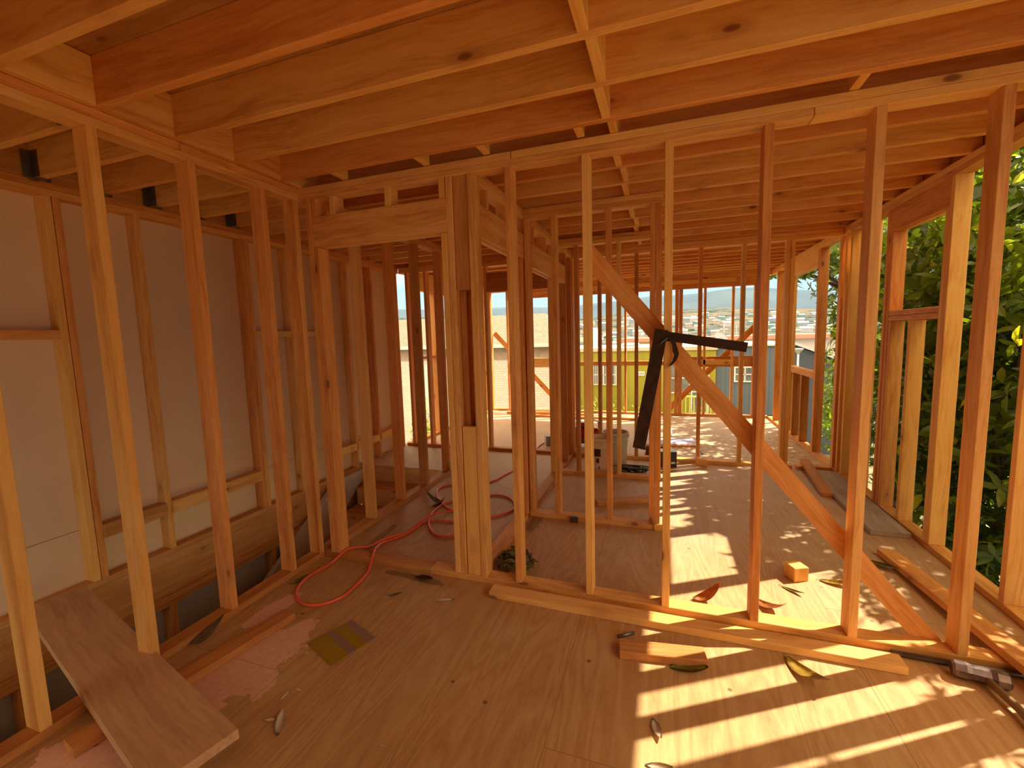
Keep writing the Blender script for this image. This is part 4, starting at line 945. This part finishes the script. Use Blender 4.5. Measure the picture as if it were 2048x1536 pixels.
window_on(gb, .25, 1.02, -1.05, .16, 20, mull=2)
window_on(gb, 1.15, 1.75, -1.9, -.15, 20, mull=2)
sp_ = child_box('number_sign', gb, (-1.10, -.80, 19.96, 19.99, -.345, -.155), M_white, 0)
cu = letters('1275', .13, flat('black_print', (.02, .02, .02), .5), 'digits', None, Matrix.Identity(4), .002)
cu.parent = sp_; cu.matrix_world = Matrix.Identity(4)
cu.matrix_local = Matrix.Translation((-1.085+2, -.045, -.30+3.6)) @ Matrix.Rotation(R(90), 4, 'X')
bm = bmesh.new(); lathe(bm, [(0, 0), (.28, 0), (.28, .85), (.22, .98), (0, 1.0)], 20, (-1.75, 4.8, 4.5)); obj('water_tank', bm, flat('pale_tank', (.55, .58, .68), .4), gb)
child_box('skylight', gb, (-2.0, -1.2, 22.4, 23.4, .90, 1.05), flat('skylight', (.50, .50, .55), .4), .04)
# satellite dish on the green roof
sd = empty('satellite_dish', (2.3, 21.2, .82)); tag(sd, 'grey satellite dish on the lime building roof', 'dish')
bm = bmesh.new(); rs = lathe(bm, [(0.001, 0), (.12, .012), (.24, .05), (.33, .10)], 24); bmesh.ops.solidify(bm, geom=bm.faces[:], thickness=.01)
obj('reflector', bm, flat('dish_grey', (.42, .44, .46), .5), sd, (0, 0, .36), (R(-35), R(50), 0))
bm = bmesh.new(); cyl(bm, (0, 0, 0), (0, 0, .36), .02, n=8); cyl(bm, (0, 0, .36), (.26, -.12, .50), .012, n=8); obj('mast', bm, M_steel, sd)
# blue building
bb = empty('blue_house', (3.8, 20, -3.6)); tag(bb, 'slate blue building right of the lime green one', 'building')
siding(bb, (2.07, 4.62, 20.1, 26, -3.6, .86), .18, M_blue)
bm = bmesh.new()
for yy in (20.15, 26):
    pass
prof = [(4.66, -3.6), (7.6, -3.6), (7.6, -.3), (5.0, .80), (4.66, .86)]
fr = [bm.verts.new((x-3.8, .15, z+3.6)) for x, z in prof]; bk = [bm.verts.new((x-3.8, 6, z+3.6)) for x, z in prof]
bm.faces.new(fr); bm.faces.new(bk[::-1])
for i in range(5): bm.faces.new((fr[i], bk[i], bk[(i+1) % 5], fr[(i+1) % 5]))
obj('gable_wing', bm, flat('dark_blue_siding', (.07, .09, .13), .7, noise=.1), bb)
bm = bmesh.new()
a, b_ = Vector((4.9, 0, .88)), Vector((7.8, 0, -.35)); 
v = [bm.verts.new((p.x-3.8, yy, p.z+3.6+dz)) for p in (a, b_) for yy in (0, 6.2) for dz in (0, .10)]
for f in ((0, 1, 3, 2), (4, 6, 7, 5), (0, 4, 5, 1), (2, 3, 7, 6), (0, 2, 6, 4), (1, 5, 7, 3)): bm.faces.new([v[i] for i in f])
obj('roof', bm, flat('pale_roof', (.62, .66, .70), .6), bb)
child_box('parapet', bb, (2.0, 4.7, 20.0, 26, .86, .95), flat('fascia', (.72, .70, .68), .6), .01)
window_on(bb, 2.80, 3.50, -.56, -.02, 20.1, mull=2)
bm = bmesh.new(); box(bm, -.02, .02, -.01, .0, 0, .9); 
# street lamp
sl = empty('street_lamp', (4.62, 18.5, -3.6)); tag(sl, 'pale street lamp in front of the blue building', 'lamp')
bm = bmesh.new(); cyl(bm, (0, 0, 0), (0, 0, 4.2), .035, .03, 10); obj('pole', bm, flat('pole_white', (.8, .8, .8), .5), sl)
bm = bmesh.new(); lathe(bm, [(.04, 0), (.11, .10), (.16, .16), (.16, .19), (0.001, .21)], 16, (0, 0, 4.2)); obj('lamp_head', bm, flat('lamp_grey', (.45, .47, .48), .5), sl)
# red/white roof line behind
rb = empty('long_roof_house', (4, 30, -4)); tag(rb, 'long low house with pink roof edge behind the blue one', 'building')
child_box('wall', rb, (-2.5, 12.5, 30, 34, -4, .95), flat('white_stucco', (.72, .66, .62), .7), 0)
child_box('roof', rb, (-2.7, 12.7, 29.6, 34, .95, 1.22), flat('red_tile', (.62, .30, .22), .7), .02)
# green railing deck
rl = empty('yellow_railing', (1.4, 17, -3.4)); tag(rl, 'lime painted stair railing in front of the green building', 'railing')
child_box('deck', rl, (.4, 2.1, 16.9, 18.5, -3.4, -1.85), flat('deck_lime', (.42, .40, .10), .7), .01)
child_box('top_rail', rl, (.42, 1.9, 16.92, 17.0, -.86, -.80), flat('lime_paint', (.62, .60, .16), .6), .005)
for k in range(11): child_box('baluster', rl, (.46+.14*k, .50+.14*k, 16.94, 16.98, -1.85, -.86), bpy.data.materials['lime_paint'], 0)
# left house: white painted brick with tiled band and beige roof
def brick_mat():
    m, nt, b = new_mat('painted_brick')
    tc = N(nt, 'ShaderNodeTexCoord'); mp_ = N(nt, 'ShaderNodeMapping'); mp_.inputs['Rotation'].default_value = (R(90), 0, 0); nt.links.new(tc.outputs['Object'], mp_.inputs[0])
    br = N(nt, 'ShaderNodeTexBrick', _Scale=3.2); br.inputs['Mortar Size'].default_value = .012
    br.inputs['Color1'].default_value = (.86, .82, .74, 1); br.inputs['Color2'].default_value = (.78, .72, .64, 1); br.inputs['Mortar'].default_value = (.45, .40, .36, 1)
    nt.links.new(mp_.outputs[0], br.inputs['Vector']); nt.links.new(br.outputs[0], b.inputs['Base Color']); b.inputs['Roughness'].default_value = .8
    return m
lh = empty('white_brick_house', (-6.5, 13, -3.4)); tag(lh, 'white painted brick house at the left beyond the far wall', 'building')
child_box('wall', lh, (-11.5, -3.3, 13, 18, -3.4, .80), brick_mat(), 0)
child_box('tile_band', lh, (-11.5, -3.28, 12.97, 18, .80, 1.22), flat('brown_band', (.52, .38, .28), .8, noise=.2, scale=5), 0)
bm = bmesh.new()
v = [(-11.9, 12.7, 1.25), (-3.0, 12.7, 1.25), (-3.0, 18.4, 1.25), (-11.9, 18.4, 1.25), (-10.9, 16.0, 2.35), (-4.2, 16.0, 2.35)]
vv = [bm.verts.new((a[0]+6.5, a[1]-13, a[2]+3.4)) for a in v]
for f in ((0, 1, 5, 4), (1, 2, 5), (2, 3, 4, 5), (3, 0, 4), (3, 2, 1, 0)): bm.faces.new([vv[i] for i in f])
obj('roof', bm, flat('beige_shingle', (.15, .15, .11), .9, noise=.2, scale=9), lh)
child_box('eave_board', lh, (-11.95, -2.97, 12.66, 12.70, 1.18, 1.29), M_white, 0)
# arched window
bm = bmesh.new()
def arch(bm, x0, x1, z0, z1, y0, y1, n=14):
    r = (x1-x0)/2; cx_ = (x0+x1)/2; zc = z1-r
    pts = [(x0, z0), (x1, z0)]+[(cx_+r*math.cos(a), zc+r*math.sin(a)) for a in [math.pi*k/n for k in range(n+1)]]
    A = [bm.verts.new((p[0], y0, p[1])) for p in pts]; B = [bm.verts.new((p[0], y1, p[1])) for p in pts]
    bm.faces.new(A); bm.faces.new(B[::-1])
    for i in range(len(pts)): bm.faces.new((A[i], B[i], B[(i+1) % len(pts)], A[(i+1) % len(pts)]))
arch(bm, -7.62, -6.88, -1.1, .82, 12.93, 12.99); bmesh.ops.translate(bm, verts=bm.verts, vec=(6.5, -13, 3.4)); fr_ = obj('arched_surround', bm, M_white, lh)
bm = bmesh.new(); arch(bm, -7.50, -7.0, -1.0, .70, 12.90, 12.929); bmesh.ops.translate(bm, verts=bm.verts, vec=(6.5, -13, 3.4)); gl = obj('door_pane', bm, flat('iron_glass', (.42, .47, .48), .4, noise=.4, scale=12), lh)
# shrubs by the neighbours
def far_bush(x, y, z, r, n, seed, label, mat):
    rnd = random.Random(seed); root = empty('neighbour_bush', (x, y, z-r[2])); tag(root, label, 'bush')
    bm = bmesh.new()
    for _ in range(n):
        v = Vector((rnd.gauss(0, .45), rnd.gauss(0, .45), abs(rnd.gauss(0, .55))))
        p = Vector((v.x*r[0], v.y*r[1], v.z*r[2]))
        e = Matrix.Translation(p) @ Matrix.Rotation(rnd.uniform(0, 6.28), 4, 'Z') @ Matrix.Rotation(rnd.uniform(-1.3, .8), 4, 'Y')
        leaf_geo(bm, rnd.uniform(.10, .18), .06, e, .3, .1, 2)
    obj('foliage', bm, mat, root)
    bm = bmesh.new(); cyl(bm, (0, 0, -1.2), (0, 0, r[2]*.4), .04, n=6); obj('stem', bm, M_bark, root)
LM_y = leaf_mat('yellow_green_leaf', (.16, .20, .03), (.32, .36, .05), (.6, .6, .1), .35)
far_bush(-2.95, 18.6, -1.6, (.5, .5, .8), 900, 21, 'yellow green bush under the barred window of the lime building', LM_y)
far_bush(-1.75, 18.6, -1.75, (.7, .5, .75), 700, 22, 'loose pale bush between barred window and number sign', LM_y)
far_bush(-.9, 18.6, -1.85, (.5, .5, .7), 500, 23, 'low flowering bush below the number sign', LM_y)
far_bush(-.55, 18.4, -1.1, (.18, .2, .8), 120, 25, 'thin climbing plant beside the number sign', LM_y)
far_bush(-6.9, 11.5, -.9, (.4, .5, 1.2), 900, 24, 'yellow green vine in front of the white brick house', LM_y)
far_bush(1.2, 19.2, -1.8, (.5, .4, .6), 500, 26, 'bright bush behind the lime railing', LM_y)

# ------------------------------------------------------------------ hills and town
def hill_mat(name, stops, sc):
    m, nt, b = new_mat(name)
    tc = N(nt, 'ShaderNodeTexCoord'); nz = N(nt, 'ShaderNodeTexNoise', _Scale=sc, _Detail=10., _Roughness=.62); nt.links.new(tc.outputs['Object'], nz.inputs['Vector'])
    r = ramp(nt, nz.outputs[0], stops); nt.links.new(r.outputs[0], b.inputs['Base Color']); b.inputs['Roughness'].default_value = 1.; b.inputs['Specular IOR Level'].default_value = 0.
    return m
HM_near = hill_mat('grassy_hillside', [(.38, (.035, .055, .06)), (.46, (.075, .10, .105)), (.54, (.13, .125, .11)), (.64, (.20, .145, .105))], .03)
HM_far = hill_mat('hazy_ridge', [(.35, (.075, .115, .17)), (.6, (.10, .145, .19))], .004)  # distance haze is put into this blue-grey base colour
def ridge(name, mat, xs, ys_, hfun):
    bm = bmesh.new(); V = [[bm.verts.new((x, y, hfun(x, y))) for y in ys_] for x in xs]
    for i in range(len(xs)-1):
        for j in range(len(ys_)-1): bm.faces.new((V[i][j], V[i+1][j], V[i+1][j+1], V[i][j+1]))
    o = obj(name, bm, mat, smooth=True); tag(o, kind='structure'); return o
def interp(pts, x):
    if x <= pts[0][0]: return pts[0][1]
    for (a, b1_), (c, d) in zip(pts, pts[1:]):
        if x <= c: return b1_+(d-b1_)*(x-a)/(c-a)
    return pts[-1][1]
prof_far = [(-900, 90), (-700, 84), (-620, 80), (-540, 76), (-360, 73), (-286, 69), (-238, 67), (-152, 71), (-103, 73), (-29, 80), (16, 79), (50, 79), (88, 82), (125, 87), (180, 85), (300, 70), (500, 60), (900, 50)]
def hf(x, y):
    t = min(1, max(0, (y-1000)/600)); p = interp(prof_far, x*1000/max(y, 1000)*1.0)
    return -30+((p-1.5)*1.6+32)*math.sin(t*math.pi/2) + 4*MN.noise(Vector((x*.01, y*.01, 0)))*(1-t)
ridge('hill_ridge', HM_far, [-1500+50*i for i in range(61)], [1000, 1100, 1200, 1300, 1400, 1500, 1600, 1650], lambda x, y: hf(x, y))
prof_near = [(-900, 62), (-560, 66), (-400, 50), (-250, 42), (-150, 46), (-60, 52), (40, 52), (110, 56), (180, 50), (300, 44), (600, 40)]
def hn(x, y):
    t = min(1, max(0, (y-230)/720)); p = interp(prof_near, x*1000/max(y, 300))
    return -26+(p*.93+26)*t**1.3+5*MN.noise(Vector((x*.012, y*.012, 3)))*t
ridge('hill_slope', HM_near, [-950+25*i for i in range(71)], [60, 110, 160, 200, 230]+[260+35*i for i in range(20)], lambda x, y: (hn(x, y) if y >= 230 else -9-(y-60)*.10))
# hillside houses
random.seed(42)
hm = [flat('house_white', (.52, .56, .62), .7), flat('house_blue', (.30, .38, .50), .7), flat('house_cream', (.50, .44, .36), .7), flat('house_teal', (.18, .36, .38), .7)]
rm = [flat('roof_grey', (.35, .34, .36), .8), flat('roof_tan', (.52, .38, .28), .8), flat('roof_blue', (.45, .52, .62), .8)]
protos = []
cnt = 0
spots_ = []
for i in range(420):
    y = random.uniform(250, 640) if i < 330 else random.uniform(640, 800)
    k = random.uniform(-.34, .34); x = k*y
    if any(abs(x-a)+abs(y-b)*.6 < 20 for a, b in spots_): continue
    spots_.append((x, y)); z = hn(x, y)
    if len(protos) < 8:
        root = empty('hillside_house'); s = (random.uniform(6, 13), random.uniform(6, 9), random.uniform(3, 4.6))
        bm = bmesh.new(); box(bm, -s[0]/2, s[0]/2, -s[1]/2, s[1]/2, -2, s[2]); obj('wall', bm, hm[len(protos) % 4], root)
        bm = bmesh.new(); h = random.uniform(1.2, 2.4)
        v = [bm.verts.new(p) for p in ((-s[0]/2-.5, -s[1]/2-.5, s[2]), (s[0]/2+.5, -s[1]/2-.5, s[2]), (s[0]/2+.5, s[1]/2+.5, s[2]), (-s[0]/2-.5, s[1]/2+.5, s[2]), (-s[0]/2-.5, 0, s[2]+h), (s[0]/2+.5, 0, s[2]+h))]
        for f in ((0, 1, 5, 4), (2, 3, 4, 5), (0, 4, 3), (1, 2, 5), (3, 2, 1, 0)): bm.faces.new([v[q_] for q_ in f])
        obj('roof', bm, rm[len(protos) % 3], root); protos.append(root)
    else:
        pr = protos[i % 8]; root = pr.copy(); C.objects.link(root)
        for ch in list(pr.children):
            c2 = ch.copy(); C.objects.link(c2); c2.parent = root
    root.location = (x, y, z); root.rotation_euler = (0, 0, random.uniform(-.5, .5))
    tag(root, 'tiny pale house in the town spread over the far hillside', 'house', 'hillside houses')
# utility poles
for i, (x, y) in enumerate(((-8.5, 60), (-1.6, 75), (7.4, 64), (12.5, 90))):
    up = empty('utility_pole', (x, y, -10)); tag(up, ('utility pole seen left of the brace', 'utility pole above the lime roof', 'utility pole beside the satellite dish', 'utility pole seen through the far side window')[i], 'pole')
    bm = bmesh.new(); cyl(bm, (0, 0, 0), (0, 0, 12.6), .14, .10, 8); obj('post', bm, flat('grey_wood', (.32, .28, .25), .8), up)
    bm = bmesh.new(); box(bm, -1.1, 1.1, -.06, .06, 11.9, 12.05); obj('crossarm', bm, bpy.data.materials['grey_wood'], up)

# ------------------------------------------------------------------ world, sun, camera
w = bpy.data.worlds.new('World'); bpy.context.scene.world = w; w.use_nodes = True
nt = w.node_tree; nt.nodes.clear()
out = nt.nodes.new('ShaderNodeOutputWorld'); bg = nt.nodes.new('ShaderNodeBackground'); nt.links.new(bg.outputs[0], out.inputs[0])
tc = N(nt, 'ShaderNodeTexCoord'); sx = N(nt, 'ShaderNodeSeparateXYZ'); nt.links.new(tc.outputs['Generated'], sx.inputs[0])
r = ramp(nt, sx.outputs[2], [(0, (.235, .285, .30)), (.11, (.19, .275, .315)), (.26, (.62, .55, .42)), (.5, (1.0, .72, .42)), (1, (1.0, .72, .42))])
nt.links.new(r.outputs[0], bg.inputs[0]); bg.inputs[1].default_value = 1.85
sun = bpy.data.lights.new('sun', 'SUN'); sun.energy = 6.1; sun.angle = R(.55); sun.color = (1, .94, .74)
so_ = bpy.data.objects.new('sun', sun); C.objects.link(so_)
az = math.atan2(.60, 1.0); el = R(48.2)
dv = Vector((math.cos(az)*math.cos(el), math.sin(az)*math.cos(el), math.sin(el)))
so_.rotation_euler = dv.to_track_quat('Z', 'Y').to_euler(); so_.location = dv*20

cam = bpy.data.cameras.new('camera'); co = bpy.data.objects.new('camera', cam); C.objects.link(co)
yaw, pit, rol, fpx = R(19.2414), R(-6.026), R(-1.6258), 875.
f = Vector((-math.sin(yaw)*math.cos(pit), math.cos(yaw)*math.cos(pit), math.sin(pit)))
rt = Vector((math.cos(yaw), math.sin(yaw), 0)); up = rt.cross(f)
r2 = math.cos(rol)*rt+math.sin(rol)*up; u2 = -math.sin(rol)*rt+math.cos(rol)*up
co.matrix_world = Matrix.Translation((0, 0, 1.475)) @ Matrix((r2, u2, -f)).transposed().to_4x4()
cam.sensor_width = 36; cam.lens = fpx/2048*36; cam.clip_end = 5000; cam.clip_start = .05
sc = bpy.context.scene; sc.camera = co
sc.view_settings.view_transform = 'Standard'; sc.view_settings.look = 'None'; sc.view_settings.gamma = 1; sc.view_settings.use_curve_mapping = False
sc.view_settings.exposure = 0.95
sc.cycles.max_bounces = 14; sc.cycles.diffuse_bounces = 10; sc.cycles.use_denoising = True
sc.cycles.sample_clamp_indirect = 8
